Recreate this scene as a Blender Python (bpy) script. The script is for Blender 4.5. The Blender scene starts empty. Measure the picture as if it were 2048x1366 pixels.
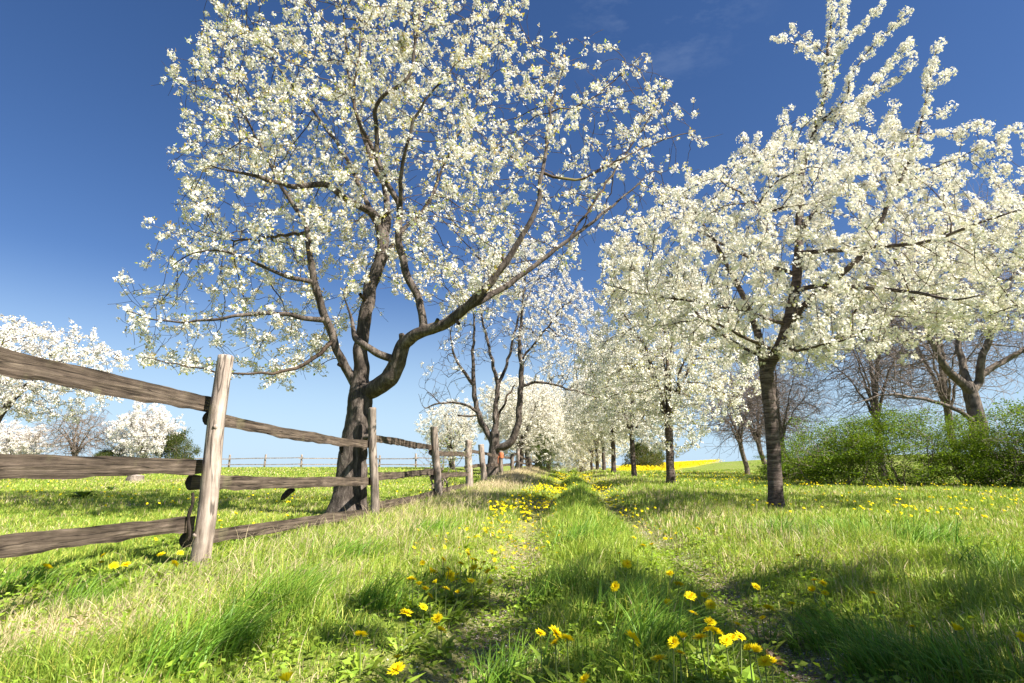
import bpy, math, random
import numpy as np
from mathutils import Vector, Matrix

# ------------------------------------------------------------------ camera, sky, sun, exposure
SC = bpy.context.scene
COL = SC.collection
CAM_H, PITCH, FPX = 0.75, math.radians(12.0), 2048 * 20.0 / 36.0
cam_data = bpy.data.cameras.new("camera")
cam_data.lens, cam_data.sensor_width = 20.0, 36.0
cam_data.clip_start, cam_data.clip_end = 0.05, 6000
cam = bpy.data.objects.new("camera", cam_data)
COL.objects.link(cam)
cam.location = (0, 0, CAM_H)
cam.rotation_euler = (math.radians(90) + PITCH, 0, 0)
SC.camera = cam

SUN_AZ, SUN_EL = math.radians(122.0), math.radians(47.0)      # azimuth clockwise from +Y (view direction)
world = bpy.data.worlds.new("World")
SC.world = world
world.use_nodes = True
wn, wl = world.node_tree.nodes, world.node_tree.links
wn.clear()
w_out = wn.new("ShaderNodeOutputWorld")
w_bg = wn.new("ShaderNodeBackground")
w_sky = wn.new("ShaderNodeTexSky")
w_sky.sky_type = 'NISHITA'
w_sky.sun_disc = False
w_sky.sun_elevation = SUN_EL
w_sky.sun_rotation = SUN_AZ
w_sky.altitude = 300
w_sky.air_density = 1.0
w_sky.dust_density = 0.35
w_sky.ozone_density = 2.5
w_gam = wn.new("ShaderNodeGamma"); w_gam.inputs["Gamma"].default_value = 1.0
w_hsv = wn.new("ShaderNodeHueSaturation")
w_hsv.inputs["Saturation"].default_value = 1.2
w_hsv.inputs["Hue"].default_value = 0.502
w_hsv.inputs["Value"].default_value = 0.70          # darkened as by a polarising filter
# thin wisps of high cloud
w_tc = wn.new("ShaderNodeTexCoord")
w_map = wn.new("ShaderNodeMapping"); w_map.inputs["Scale"].default_value = (3.0, 5.0, 9.0)
w_noi = wn.new("ShaderNodeTexNoise"); w_noi.inputs["Scale"].default_value = 2.2; w_noi.inputs["Detail"].default_value = 8
w_noi.inputs["Roughness"].default_value = 0.68
w_rmp = wn.new("ShaderNodeMapRange"); w_rmp.inputs["From Min"].default_value = 0.48; w_rmp.inputs["From Max"].default_value = 0.86
w_rmp.inputs["To Max"].default_value = 0.12
w_mix = wn.new("ShaderNodeMixRGB"); w_mix.inputs["Color2"].default_value = (7, 8, 9, 1)
wl.new(w_tc.outputs["Generated"], w_map.inputs["Vector"])
wl.new(w_map.outputs[0], w_noi.inputs["Vector"])
wl.new(w_noi.outputs["Fac"], w_rmp.inputs["Value"])
wl.new(w_sky.outputs[0], w_gam.inputs["Color"])
wl.new(w_gam.outputs[0], w_hsv.inputs["Color"])
w_tint = wn.new("ShaderNodeMixRGB"); w_tint.blend_type = 'MULTIPLY'; w_tint.inputs[0].default_value = 1.0; w_tint.inputs[2].default_value = (0.98, 0.94, 1.06, 1)
wl.new(w_hsv.outputs[0], w_tint.inputs[1])
w_sep = wn.new("ShaderNodeSeparateXYZ"); wl.new(w_tc.outputs["Generated"], w_sep.inputs[0])
w_hz = wn.new("ShaderNodeMapRange"); w_hz.inputs["From Min"].default_value = 0.0; w_hz.inputs["From Max"].default_value = 0.31
w_hz.inputs["To Min"].default_value = 0.85; w_hz.inputs["To Max"].default_value = 0.0; w_hz.interpolation_type = 'SMOOTHSTEP'
wl.new(w_sep.outputs["Z"], w_hz.inputs["Value"])
w_air = wn.new("ShaderNodeMixRGB"); w_air.inputs[2].default_value = (3.5, 4.95, 6.3, 1)      # pale blue air low in the sky
wl.new(w_hz.outputs[0], w_air.inputs[0]); wl.new(w_tint.outputs[0], w_air.inputs[1])
wl.new(w_air.outputs[0], w_mix.inputs["Color1"])
w_dot = wn.new("ShaderNodeVectorMath"); w_dot.operation = 'DOT_PRODUCT'; w_dot.inputs[1].default_value = (0.222, 0.70, 0.678)
w_win = wn.new("ShaderNodeMapRange"); w_win.inputs["From Min"].default_value = 0.984; w_win.inputs["From Max"].default_value = 0.999
w_mul = wn.new("ShaderNodeMath"); w_mul.operation = 'MULTIPLY'
wl.new(w_tc.outputs["Generated"], w_dot.inputs[0]); wl.new(w_dot.outputs["Value"], w_win.inputs["Value"])
wl.new(w_rmp.outputs[0], w_mul.inputs[0]); wl.new(w_win.outputs[0], w_mul.inputs[1])
wl.new(w_mul.outputs[0], w_mix.inputs["Fac"])
wl.new(w_mix.outputs[0], w_bg.inputs["Color"])
wl.new(w_bg.outputs[0], w_out.inputs["Surface"])
w_bg.inputs["Strength"].default_value = 0.055

sun_data = bpy.data.lights.new("sun", 'SUN')
sun_data.energy = 4.6
sun_data.angle = math.radians(0.5)
sun_data.color = (1.0, 0.93, 0.82)
sun = bpy.data.objects.new("sun", sun_data)
COL.objects.link(sun)
to_sun = Vector((math.sin(SUN_AZ) * math.cos(SUN_EL), math.cos(SUN_AZ) * math.cos(SUN_EL), math.sin(SUN_EL)))
sun.rotation_euler = to_sun.to_track_quat('Z', 'Y').to_euler()
sun.location = to_sun * 60

SC.view_settings.view_transform = 'Standard'
SC.view_settings.look = 'None'
SC.view_settings.gamma = 1.0
SC.view_settings.exposure = 1.6
SC.cycles.max_bounces = 8
SC.cycles.diffuse_bounces = 4
SC.cycles.transmission_bounces = 6

# ------------------------------------------------------------------ helpers
RNG = np.random.default_rng(7)


def at(px, py, Y):
    """World point seen at pixel (px, py) of the 2048x1366 photograph at distance Y ahead."""
    u, v = (px - 1024) / FPX, (683 - py) / FPX
    dy = math.cos(PITCH) - v * math.sin(PITCH)
    dz = math.sin(PITCH) + v * math.cos(PITCH)
    t = Y / dy
    return np.array((u * t, Y, CAM_H + dz * t))


def ground(px, py, z=0.0):
    """World point where the ray through the pixel meets height z."""
    u, v = (px - 1024) / FPX, (683 - py) / FPX
    dy = math.cos(PITCH) - v * math.sin(PITCH)
    dz = math.sin(PITCH) + v * math.cos(PITCH)
    t = (z - CAM_H) / dz
    return np.array((u * t, dy * t, z))


def project(P):
    P = np.atleast_2d(P)
    d = P - np.array((0, 0, CAM_H))
    f = d[:, 1] * math.cos(PITCH) + d[:, 2] * math.sin(PITCH)
    up = -d[:, 1] * math.sin(PITCH) + d[:, 2] * math.cos(PITCH)
    f = np.maximum(f, 1e-3)
    return 1024 + FPX * d[:, 0] / f, 683 - FPX * up / f


def _hash(ix, iy, iz, seed):
    h = (ix.astype(np.int64) * 374761393 + iy.astype(np.int64) * 668265263 + iz.astype(np.int64) * 2147483647 + seed * 1274126177) & 0xFFFFFFFF
    h = ((h ^ (h >> 13)) * 1274126177) & 0xFFFFFFFF
    h = h ^ (h >> 16)
    return (h & 0xFFFF) / 65535.0


def vnoise(x, y, seed=0):
    x, y = np.asarray(x, float), np.asarray(y, float)
    ix, iy = np.floor(x), np.floor(y)
    fx, fy = x - ix, y - iy
    fx, fy = fx * fx * (3 - 2 * fx), fy * fy * (3 - 2 * fy)
    z = np.zeros_like(ix)
    a, b = _hash(ix, iy, z, seed), _hash(ix + 1, iy, z, seed)
    c, d = _hash(ix, iy + 1, z, seed), _hash(ix + 1, iy + 1, z, seed)
    return (a * (1 - fx) + b * fx) * (1 - fy) + (c * (1 - fx) + d * fx) * fy


def fbm(x, y, seed=0, octs=3):
    s, a, t = 0, 1.0, 0
    for k in range(octs):
        s = s + a * vnoise(x * 2 ** k, y * 2 ** k, seed + k * 17)
        t += a
        a *= 0.5
    return s / t


def sstep(a, b, x):
    t = np.clip((np.asarray(x, float) - a) / (b - a), 0, 1)
    return t * t * (3 - 2 * t)


def inside(poly, px, py):
    n = len(poly)
    r = np.zeros(len(px), bool)
    j = n - 1
    for i in range(n):
        xi, yi = poly[i]
        xj, yj = poly[j]
        c = ((yi > py) != (yj > py)) & (px < (xj - xi) * (py - yi) / (yj - yi + 1e-9) + xi)
        r ^= c
        j = i
    return r


def make_mesh(name, V, faces, mats=None, smooth=False, col=None, fcol_domain='FACE', mat_idx=None):
    """One mesh from numpy arrays; faces is a list of (n, k) index arrays."""
    me = bpy.data.meshes.new(name)
    V = np.ascontiguousarray(V, np.float32)
    faces = [np.asarray(f, np.int32) for f in faces if len(f)]
    me.vertices.add(len(V))
    me.vertices.foreach_set("co", V.ravel())
    loops = np.concatenate([f.ravel() for f in faces])
    tot = np.concatenate([np.full(len(f), f.shape[1], np.int32) for f in faces])
    start = np.concatenate([[0], np.cumsum(tot)[:-1]]).astype(np.int32)
    me.loops.add(len(loops))
    me.loops.foreach_set("vertex_index", loops)
    me.polygons.add(len(tot))
    me.polygons.foreach_set("loop_start", start)
    me.polygons.foreach_set("use_smooth", np.full(len(tot), bool(smooth)))
    if mat_idx is not None:
        me.polygons.foreach_set("material_index", np.asarray(mat_idx, np.int32))
    if col is not None:
        at_ = me.attributes.new("col", 'FLOAT_COLOR', fcol_domain)
        c = np.ones((len(col), 4), np.float32)
        c[:, :col.shape[1]] = col
        at_.data.foreach_set("color", c.ravel())
    me.update(calc_edges=True)
    for m in (mats or []):
        me.materials.append(m)
    return me


def link(name, me, parent=None, loc=None):
    o = bpy.data.objects.new(name, me)
    COL.objects.link(o)
    if parent is not None:
        o.parent = parent
    if loc is not None:
        o.location = loc
    return o


def tag(o, label=None, cat=None, group=None, kind=None):
    if label: o["label"] = label
    if cat: o["category"] = cat
    if group: o["group"] = group
    if kind: o["kind"] = kind
    return o


def empty(name, loc, rz=0.0, label=None, cat=None, group=None):
    o = bpy.data.objects.new(name, None)
    COL.objects.link(o)
    o.empty_display_size = 0.2
    o.location = [float(v) for v in loc]
    o.rotation_euler = (0, 0, rz)
    return tag(o, label, cat, group)


def dup(root, loc, rz=0.0, scale=1.0, label=None, group=None):
    """A copy of a thing with copies of its parts and sub-parts (mesh data shared)."""
    r = root.copy()
    COL.objects.link(r)
    r.location = [float(v) for v in loc]
    r.rotation_euler = (0, 0, rz)
    r.scale = scale if hasattr(scale, '__len__') else (scale,) * 3
    if label: r["label"] = label
    if group: r["group"] = group
    for ch in list(root.children):
        c = ch.copy(); COL.objects.link(c); c.parent = r
        for g in list(ch.children):
            d = g.copy(); COL.objects.link(d); d.parent = c
    return r


# ------------------------------------------------------------------ materials
def new_mat(name):
    m = bpy.data.materials.new(name)
    m.use_nodes = True
    n = m.node_tree.nodes
    return m, n, m.node_tree.links, n["Principled BSDF"]


def attr_mat(name, rough=0.6, transl=0.35, tr_tint=(1, 1, 1), spec=0.3, noise=0.0):
    """Thin plant matter: colour from the per-face attribute, part of the light passes through."""
    m, n, l, b = new_mat(name)
    a = n.new("ShaderNodeAttribute"); a.attribute_name = "col"
    b.inputs["Roughness"].default_value = rough
    b.inputs["Specular IOR Level"].default_value = spec
    t = n.new("ShaderNodeBsdfTranslucent")
    mx = n.new("ShaderNodeMixShader"); mx.inputs[0].default_value = transl
    tint = n.new("ShaderNodeMixRGB"); tint.blend_type = 'MULTIPLY'; tint.inputs[0].default_value = 1
    tint.inputs[2].default_value = (*tr_tint, 1)
    l.new(a.outputs["Color"], b.inputs["Base Color"])
    l.new(a.outputs["Color"], tint.inputs[1])
    l.new(tint.outputs[0], t.inputs["Color"])
    l.new(b.outputs[0], mx.inputs[1]); l.new(t.outputs[0], mx.inputs[2])
    l.new(mx.outputs[0], n["Material Output"].inputs["Surface"])
    return m


def ramp(n, stops):
    r = n.new("ShaderNodeValToRGB")
    el = r.color_ramp.elements
    el[0].position, el[0].color = stops[0][0], (*stops[0][1], 1)
    el[1].position, el[1].color = stops[-1][0], (*stops[-1][1], 1)
    for p, c in stops[1:-1]:
        e = el.new(p); e.color = (*c, 1)
    return r


def wood_mat(name, scale, stops, bump=0.4, fine=1.0, dist=0.01, patch=None, cracks=None):
    """Noise stretched along one local axis, so the grain or the fissures follow the piece."""
    m, n, l, b = new_mat(name)
    tc = n.new("ShaderNodeTexCoord")
    mp = n.new("ShaderNodeMapping"); mp.inputs["Scale"].default_value = scale
    no = n.new("ShaderNodeTexNoise"); no.inputs["Scale"].default_value = 1.0; no.inputs["Detail"].default_value = 9
    no.inputs["Roughness"].default_value = 0.72; no.inputs["Distortion"].default_value = 0.6
    l.new(tc.outputs["Object"], mp.inputs["Vector"]); l.new(mp.outputs[0], no.inputs["Vector"])
    r = ramp(n, stops)
    l.new(no.outputs["Fac"], r.inputs["Fac"])
    n2 = n.new("ShaderNodeTexNoise"); n2.inputs["Scale"].default_value = 5.0; n2.inputs["Detail"].default_value = 5
    l.new(tc.outputs["Object"], n2.inputs["Vector"])
    mr = n.new("ShaderNodeMapRange"); mr.inputs["From Min"].default_value = 0.3; mr.inputs["From Max"].default_value = 0.7
    mr.inputs["To Min"].default_value = 0.62; mr.inputs["To Max"].default_value = 1.3
    l.new(n2.outputs["Fac"], mr.inputs["Value"])
    mu = n.new("ShaderNodeMixRGB"); mu.blend_type = 'MULTIPLY'; mu.inputs[0].default_value = 1
    l.new(r.outputs[0], mu.inputs[1]); l.new(mr.outputs[0], mu.inputs[2])
    colour = mu.outputs[0]
    if patch:
        n3 = n.new("ShaderNodeTexNoise"); n3.inputs["Scale"].default_value = patch[1]; n3.inputs["Detail"].default_value = 6
        l.new(tc.outputs["Object"], n3.inputs["Vector"])
        r3 = n.new("ShaderNodeMapRange"); r3.inputs["From Min"].default_value = patch[2]; r3.inputs["From Max"].default_value = patch[2] + 0.1
        r3.inputs["To Max"].default_value = 0.75
        l.new(n3.outputs["Fac"], r3.inputs["Value"])
        mp3 = n.new("ShaderNodeMixRGB"); mp3.inputs[2].default_value = (*patch[0], 1)
        l.new(colour, mp3.inputs[1]); l.new(r3.outputs[0], mp3.inputs[0])
        colour = mp3.outputs[0]
    if cracks:
        mpc = n.new("ShaderNodeMapping"); mpc.inputs["Scale"].default_value = [q * cracks for q in scale]
        nc = n.new("ShaderNodeTexNoise"); nc.inputs["Scale"].default_value = 1.0; nc.inputs["Detail"].default_value = 3; nc.inputs["Distortion"].default_value = 0.3
        l.new(tc.outputs["Object"], mpc.inputs["Vector"]); l.new(mpc.outputs[0], nc.inputs["Vector"])
        sb = n.new("ShaderNodeMath"); sb.operation = 'SUBTRACT'; sb.inputs[1].default_value = 0.5; l.new(nc.outputs["Fac"], sb.inputs[0])
        ab = n.new("ShaderNodeMath"); ab.operation = 'ABSOLUTE'; l.new(sb.outputs[0], ab.inputs[0])
        rc = n.new("ShaderNodeMapRange"); rc.inputs["From Min"].default_value = 0.004; rc.inputs["From Max"].default_value = 0.022
        rc.inputs["To Min"].default_value = 0.30; l.new(ab.outputs[0], rc.inputs["Value"])
        mc = n.new("ShaderNodeMixRGB"); mc.blend_type = 'MULTIPLY'; mc.inputs[0].default_value = 1
        l.new(colour, mc.inputs[1]); l.new(rc.outputs[0], mc.inputs[2])
        colour = mc.outputs[0]
    l.new(colour, b.inputs["Base Color"])
    b.inputs["Roughness"].default_value = 0.85
    b.inputs["Specular IOR Level"].default_value = 0.2
    bp = n.new("ShaderNodeBump"); bp.inputs["Strength"].default_value = bump; bp.inputs["Distance"].default_value = dist
    l.new(no.outputs["Fac"], bp.inputs["Height"]); l.new(bp.outputs[0], b.inputs["Normal"])
    return m


M = {}
M["old_bark"] = wood_mat("old_cherry_bark", (16, 16, 5), [(0.30, (0.018, 0.014, 0.012)), (0.5, (0.085, 0.068, 0.058)), (0.72, (0.25, 0.21, 0.18))], 0.9, dist=0.03)
M["young_bark"] = wood_mat("young_cherry_bark", (5, 5, 34), [(0.32, (0.018, 0.013, 0.011)), (0.5, (0.085, 0.064, 0.056)), (0.7, (0.22, 0.18, 0.16))], 0.7, dist=0.012)
M["twig"] = wood_mat("twig_bark", (12, 12, 12), [(0.3, (0.03, 0.022, 0.017)), (0.7, (0.12, 0.085, 0.06))], 0.2, patch=((0.20, 0.17, 0.06), 1.6, 0.58))
M["bare_bark"] = wood_mat("bare_tree_bark", (9, 9, 4), [(0.3, (0.055, 0.043, 0.036)), (0.7, (0.27, 0.22, 0.18))], 0.5)
M["bare_twig"] = wood_mat("bare_twig_bark", (6, 6, 6), [(0.3, (0.15, 0.118, 0.105)), (0.7, (0.29, 0.235, 0.21))], 0.1)
M["pale_wood"] = wood_mat("pale_post_wood", (26, 26, 2.2), [(0.30, (0.10, 0.075, 0.06)), (0.43, (0.27, 0.215, 0.18)), (0.58, (0.42, 0.35, 0.30)), (0.75, (0.54, 0.47, 0.41))], 0.5, dist=0.012, patch=((0.25, 0.185, 0.14), 4.0, 0.63), cracks=0.45)
M["grey_wood"] = wood_mat("grey_post_wood", (26, 26, 2.2), [(0.28, (0.07, 0.055, 0.045)), (0.5, (0.22, 0.18, 0.15)), (0.72, (0.42, 0.36, 0.31))], 0.6, dist=0.012, patch=((0.10, 0.075, 0.05), 4.0, 0.6), cracks=0.45)
M["rail_wood"] = wood_mat("weathered_rail_wood", (1.8, 40, 44), [(0.32, (0.018, 0.013, 0.010)), (0.46, (0.080, 0.060, 0.046)), (0.58, (0.135, 0.104, 0.080)), (0.75, (0.25, 0.20, 0.155))], 0.7, dist=0.012, patch=((0.16, 0.14, 0.085), 3.5, 0.60), cracks=0.4)
M["end_grain"] = wood_mat("dark_end_grain", (30, 30, 30), [(0.3, (0.012, 0.010, 0.008)), (0.7, (0.06, 0.045, 0.035))], 0.6)
M["blossom"] = attr_mat("blossom_petals", 0.55, 0.27, (1.0, 0.98, 0.90), 0.2)
M["leaf"] = attr_mat("young_leaves", 0.5, 0.45, (1.25, 1.2, 0.5), 0.3)
M["grass"] = attr_mat("grass_blades", 0.5, 0.27, (1.2, 1.25, 0.6), 0.3)
M["straw"] = attr_mat("dry_stalks", 0.7, 0.25, (1, 1, 0.9), 0.2)
M["petal_yellow"] = attr_mat("yellow_petals", 0.6, 0.25, (1, 0.9, 0.5), 0.1)

m, n, l, b = new_mat("flower_stem"); b.inputs["Base Color"].default_value = (0.16, 0.2, 0.06, 1); b.inputs["Roughness"].default_value = 0.5
M["stem"] = m
m, n, l, b = new_mat("orange_tape"); b.inputs["Roughness"].default_value = 0.45
tno = n.new("ShaderNodeTexNoise"); tno.inputs["Scale"].default_value = 30
tr_ = ramp(n, [(0.35, (0.42, 0.12, 0.05)), (0.65, (0.60, 0.20, 0.09))]); l.new(tno.outputs["Fac"], tr_.inputs[0]); l.new(tr_.outputs[0], b.inputs["Base Color"])
M["orange"] = m

# ------------------------------------------------------------------ the land
def rut_l(y): return -0.50 + 0.105 * y + 0.10 * np.sin(y * 0.45 + 0.6)
def rut_r(y): return 0.86 + 0.098 * y + 0.08 * np.sin(y * 0.4 + 0.2)
def fence_x(y): return -2.50 + 0.076 * y


def rut_mask(x, y):
    w = 0.17 + 0.10 * vnoise(y * 1.3, x * 0.2, 41)
    return np.maximum(np.exp(-((x - rut_l(y)) / w) ** 2), np.exp(-((x - rut_r(y)) / w) ** 2))


def zt(x, y):
    x, y = np.asarray(x, float), np.asarray(y, float)
    near = 1 - sstep(40, 70, np.hypot(x, y))
    z = 0.06 * (fbm(x * 0.35, y * 0.35, 3) - 0.5) * near + 0.05 * (fbm(x * 1.4, y * 1.4, 9) - 0.5) * near
    z = z - 0.10 * rut_mask(x, y) * near
    mid = 0.5 * (rut_l(y) + rut_r(y))
    z = z + 0.05 * np.exp(-((x - mid) / 0.35) ** 2) * near
    z = z + 0.06 * sstep(0.4, 1.0, x - rut_r(y)) * near                                   # verge under the tree row
    z = z + 0.32 * np.exp(-((x - fence_x(y) - 0.9) / 1.0) ** 2) * sstep(15, 27, y) * near
    z = z + 0.34 * sstep(12, 50, y) * sstep(1, -8, x)                                      # paddock rises to its crest
    z = z + 2.0 * sstep(26, 84, y) * sstep(9, 60, x)                                       # rape field hill
    drop = np.clip(y - 47, 0, None)
    lim = 1 - sstep(9, 20, x) * 0.97
    z = z - lim * np.minimum(0.012 * drop ** 1.6, 14)
    far = np.clip(y - 95, 0, None)
    z = z - (1 - lim) * np.minimum(0.008 * far ** 1.5, 16)
    side = np.clip(np.abs(x) - 90, 0, None)
    return z - np.minimum(0.01 * side ** 1.3, 8)


def axis(segs):
    out = [segs[0][0]]
    for a, b_, k in segs:
        out += list(np.linspace(a, b_, k + 1)[1:])
    return np.array(out)


def build_ground():
    gx = axis([(-1500, -200, 8), (-200, -40, 18), (-40, -8, 46), (-8, -3.2, 40), (-3.2, 5, 170), (5, 12, 50), (12, 40, 46), (40, 200, 22), (200, 1500, 8)])
    gy = axis([(-200, -20, 8), (-20, 0, 14), (0, 9, 160), (9, 22, 90), (22, 60, 110), (60, 120, 50), (120, 400, 18), (400, 2500, 8)])
    X, Y = np.meshgrid(gx, gy, indexing='xy')
    Z = zt(X, Y)
    V = np.stack([X.ravel(), Y.ravel(), Z.ravel()], 1)
    nx, ny = len(gx), len(gy)
    i = (np.arange(ny - 1)[:, None] * nx + np.arange(nx - 1)[None]).ravel()
    Q = np.stack([i, i + 1, i + nx + 1, i + nx], 1)
    x, y = V[:, 0], V[:, 1]
    # red: bare soil, green: dryness, blue: rape field
    soil = np.clip(rut_mask(x, y) * (0.85 + 0.9 * (1 - sstep(2.5, 4.5, y))) * fbm(x * 2.2, y * 1.2, 77) * (1 - sstep(6, 22, y)) - 0.16, 0, 1)
    dry = dryness(x, y)
    rape = field_mask(x, y)
    col = np.stack([soil, dry, rape], 1)
    m, n, l, b = new_mat("ground_turf_and_soil")
    a = n.new("ShaderNodeAttribute"); a.attribute_name = "col"
    sp = n.new("ShaderNodeSeparateColor"); l.new(a.outputs["Color"], sp.inputs[0])
    tc = n.new("ShaderNodeTexCoord")
    no = n.new("ShaderNodeTexNoise"); no.inputs["Scale"].default_value = 7; no.inputs["Detail"].default_value = 10; no.inputs["Roughness"].default_value = 0.75
    l.new(tc.outputs["Object"], no.inputs["Vector"])
    no2 = n.new("ShaderNodeTexNoise"); no2.inputs["Scale"].default_value = 60; no2.inputs["Detail"].default_value = 6
    l.new(tc.outputs["Object"], no2.inputs["Vector"])
    green = ramp(n, [(0.3, (0.075, 0.115, 0.018)), (0.52, (0.16, 0.22, 0.03)), (0.72, (0.27, 0.30, 0.06))]); l.new(no.outputs["Fac"], green.inputs[0])
    straw = ramp(n, [(0.3, (0.17, 0.15, 0.06)), (0.7, (0.40, 0.34, 0.18))]); l.new(no2.outputs["Fac"], straw.inputs[0])
    soilc = ramp(n, [(0.32, (0.08, 0.055, 0.035)), (0.5, (0.20, 0.15, 0.105)), (0.68, (0.40, 0.33, 0.26))]); l.new(no2.outputs["Fac"], soilc.inputs[0])
    yel = ramp(n, [(0.35, (0.42, 0.36, 0.01)), (0.65, (0.75, 0.60, 0.02))]); l.new(no2.outputs["Fac"], yel.inputs[0])

    def mixc(f, c1, c2):
        x_ = n.new("ShaderNodeMixRGB"); l.new(f, x_.inputs[0]); l.new(c1, x_.inputs[1]); l.new(c2, x_.inputs[2]); return x_.outputs[0]
    c = mixc(sp.outputs[1], green.outputs[0], straw.outputs[0])
    c = mixc(sp.outputs[0], c, soilc.outputs[0])
    c = mixc(sp.outputs[2], c, yel.outputs[0])
    l.new(c, b.inputs["Base Color"]); b.inputs["Roughness"].default_value = 0.95; b.inputs["Specular IOR Level"].default_value = 0.1
    bp = n.new("ShaderNodeBump"); bp.inputs["Strength"].default_value = 0.8; bp.inputs["Distance"].default_value = 0.03
    l.new(no2.outputs["Fac"], bp.inputs["Height"]); l.new(bp.outputs[0], b.inputs["Normal"])
    me = make_mesh("ground", V, [Q], [m], True, col, 'POINT')
    tag(link("ground", me), kind="structure", label="grassy ground with two worn wheel ruts")


def field_mask(x, y):
    return sstep(45, 48, y - 2.1 * (x - 13) - 8 + 4 * fbm(x * 0.2, y * 0.2, 5)) * sstep(8, 11, x - 0.03 * (y - 45)) * (1 - sstep(200, 260, y))


def dryness(x, y):
    d = fbm(x * 0.9, y * 0.9, 21) * 0.9 - 0.35
    df = x - fence_x(y)
    d = d + 0.16 * np.exp(-((df - 0.75) / 0.55) ** 2) * sstep(2.0, 5.0, y)
    d = d + 0.65 * np.exp(-((df - 1.0) / 0.8) ** 2) * sstep(13, 20, y)
    d = d + 0.75 * np.exp(-(((x + 1.95) / 0.40) ** 2 + ((y - 2.75) / 0.36) ** 2))
    d = d + 0.30 * np.exp(-(((x + 1.25) / 0.5) ** 2 + ((y - 3.7) / 0.6) ** 2))
    d = d + 0.22 * rut_mask(x, y)
    d = d + 0.28 * np.exp(-((x - rut_r(y) - 0.9) / 0.5) ** 2) * sstep(3, 4, y)
    d = d - 0.45 * np.exp(-((x - 0.5 * (rut_l(y) + rut_r(y))) / 0.38) ** 2)
    d = d + 0.5 * np.exp(-(((x + 11) / 5.0) ** 2 + ((y - 22) / 2.0) ** 2))
    return np.clip(d * 1.3, 0, 1)


build_ground()

# ------------------------------------------------------------------ where the nearest dandelions stand
named = [
    (1081, 1265, .17, "yellow dandelion on the left of the clump of four in the middle of the track"),
    (1112, 1264, .18, "yellow dandelion at the top of the clump of four in the middle of the track"),
    (1134, 1275, .17, "yellow dandelion on the right of the clump of four in the middle of the track"),
    (1110, 1284, .16, "lowest yellow dandelion of the clump of four in the middle of the track"),
    (1168, 1356, .16, "yellow dandelion cut by the bottom edge, below the clump of four"),
    (1267, 1274, .14, "single yellow dandelion right of the clump of four, in the middle strip"),
    (1336, 1216, .14, "single yellow dandelion in sunlit grass above the crowded right rut patch"),
    (1230, 1173, .16, "pair-headed yellow dandelion standing on the grassy middle strip"),
    (1747, 1185, .12, "lone yellow dandelion in the shaded grass right of the right rut"),
    (1911, 1260, .17, "largest yellow dandelion in the shaded grass at the lower right"),
    (1825, 1255, .13, "flat yellow dandelion just left of the largest one in the lower right shade"),
    (2042, 1265, .16, "orange yellow dandelion cut by the photo's right edge"),
    (1597, 1108, .16, "lone yellow dandelion in tall grass below the front cherry's trunk"),
    (1396, 1059, .14, "yellow dandelion beside a dry stalk right of the right rut"),
    (722, 1268, .14, "yellow dandelion left of the left rut, above the two bottom ones"),
    (795, 1327, .13, "upper yellow dandelion of the pair at the bottom edge beside the left rut"),
    (792, 1355, .14, "lower yellow dandelion of the pair at the bottom edge beside the left rut"),
    (575, 1360, .14, "yellow dandelion cut by the bottom edge, in the lower left grass"),
    (882, 1266, .10, "yellow dandelion lying low beside the bare soil of the left rut"),
    (95, 1131, .14, "lone yellow dandelion below the lowest rail at the photo's left edge"),
]
g_rut = "dandelions crowded on the right rut in the foreground"
g_left = "dandelions crowded beside the left rut near the fence"
g_fence = "dandelions around the foot of the pale fence post"
g_r2 = "dandelions scattered across the right verge"
lists = [
    (g_rut, "yellow dandelion in the crowded patch on the right rut in the foreground", .13, [(1318, 1310), (1346, 1282), (1365, 1275), (1401, 1276), (1360, 1302), (1414, 1264), (1431, 1267), (1464, 1280), (1481, 1278), (1499, 1306), (1511, 1310), (1544, 1332), (1476, 1250), (1421, 1249), (1387, 1236), (1452, 1287), (1530, 1326)]),
    (g_r2, "small yellow dandelion scattered on the verge beside the right rut", .12, [(1358, 1168), (1339, 1145), (1409, 1189), (1421, 1210), (1381, 1194), (1513, 1181), (1524, 1221), (1584, 1210), (1626, 1194), (1651, 1196), (1629, 1164), (1646, 1168), (1268, 1077), (1286, 1090), (1304, 1092), (1239, 1107), (1254, 1125), (1537, 1206), (1342, 1069), (1330, 1066)]),
    (g_left, "yellow dandelion in the crowd beside the left rut, right of the fence", .12, [(874, 1243), (847, 1214), (812, 1226), (820, 1156), (867, 1141), (838, 1169), (860, 1193), (850, 1176), (872, 1166), (900, 1150), (907, 1167), (892, 1181), (916, 1189), (845, 1127), (887, 1119), (897, 1139), (915, 1155), (945, 1120), (980, 1165), (975, 1150), (942, 1168), (960, 1147), (947, 1145), (937, 1108), (937, 1076), (826, 1158), (863, 1137), (913, 1165), (951, 1121), (922, 1130), (968, 1128), (985, 1108)]),
    (g_fence, "small yellow dandelion in the paddock grass around the pale fence post's foot", .13, [(206, 1110), (202, 1123), (228, 1130), (252, 1128), (323, 1107), (350, 1126), (361, 1105), (440, 1041), (472, 1026), (575, 1031)]),
]


def flower_spot(px, py, h):
    g = ground(px, py, h)
    return ground(px, py, h + float(zt(g[0], g[1])))


_rd = np.random.default_rng(160)
near_flowers = [(flower_spot(px, py, hh), hh, lab, None) for px, py, hh, lab in named]
for grp, lab, hh, pts in lists:
    for px, py in pts:
        h = (hh + 0.02) * _rd.uniform(0.85, 1.25)
        near_flowers.append((flower_spot(px, py, h), h, lab, grp))
FLX = np.array([f[0][:2] for f in near_flowers])


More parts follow.
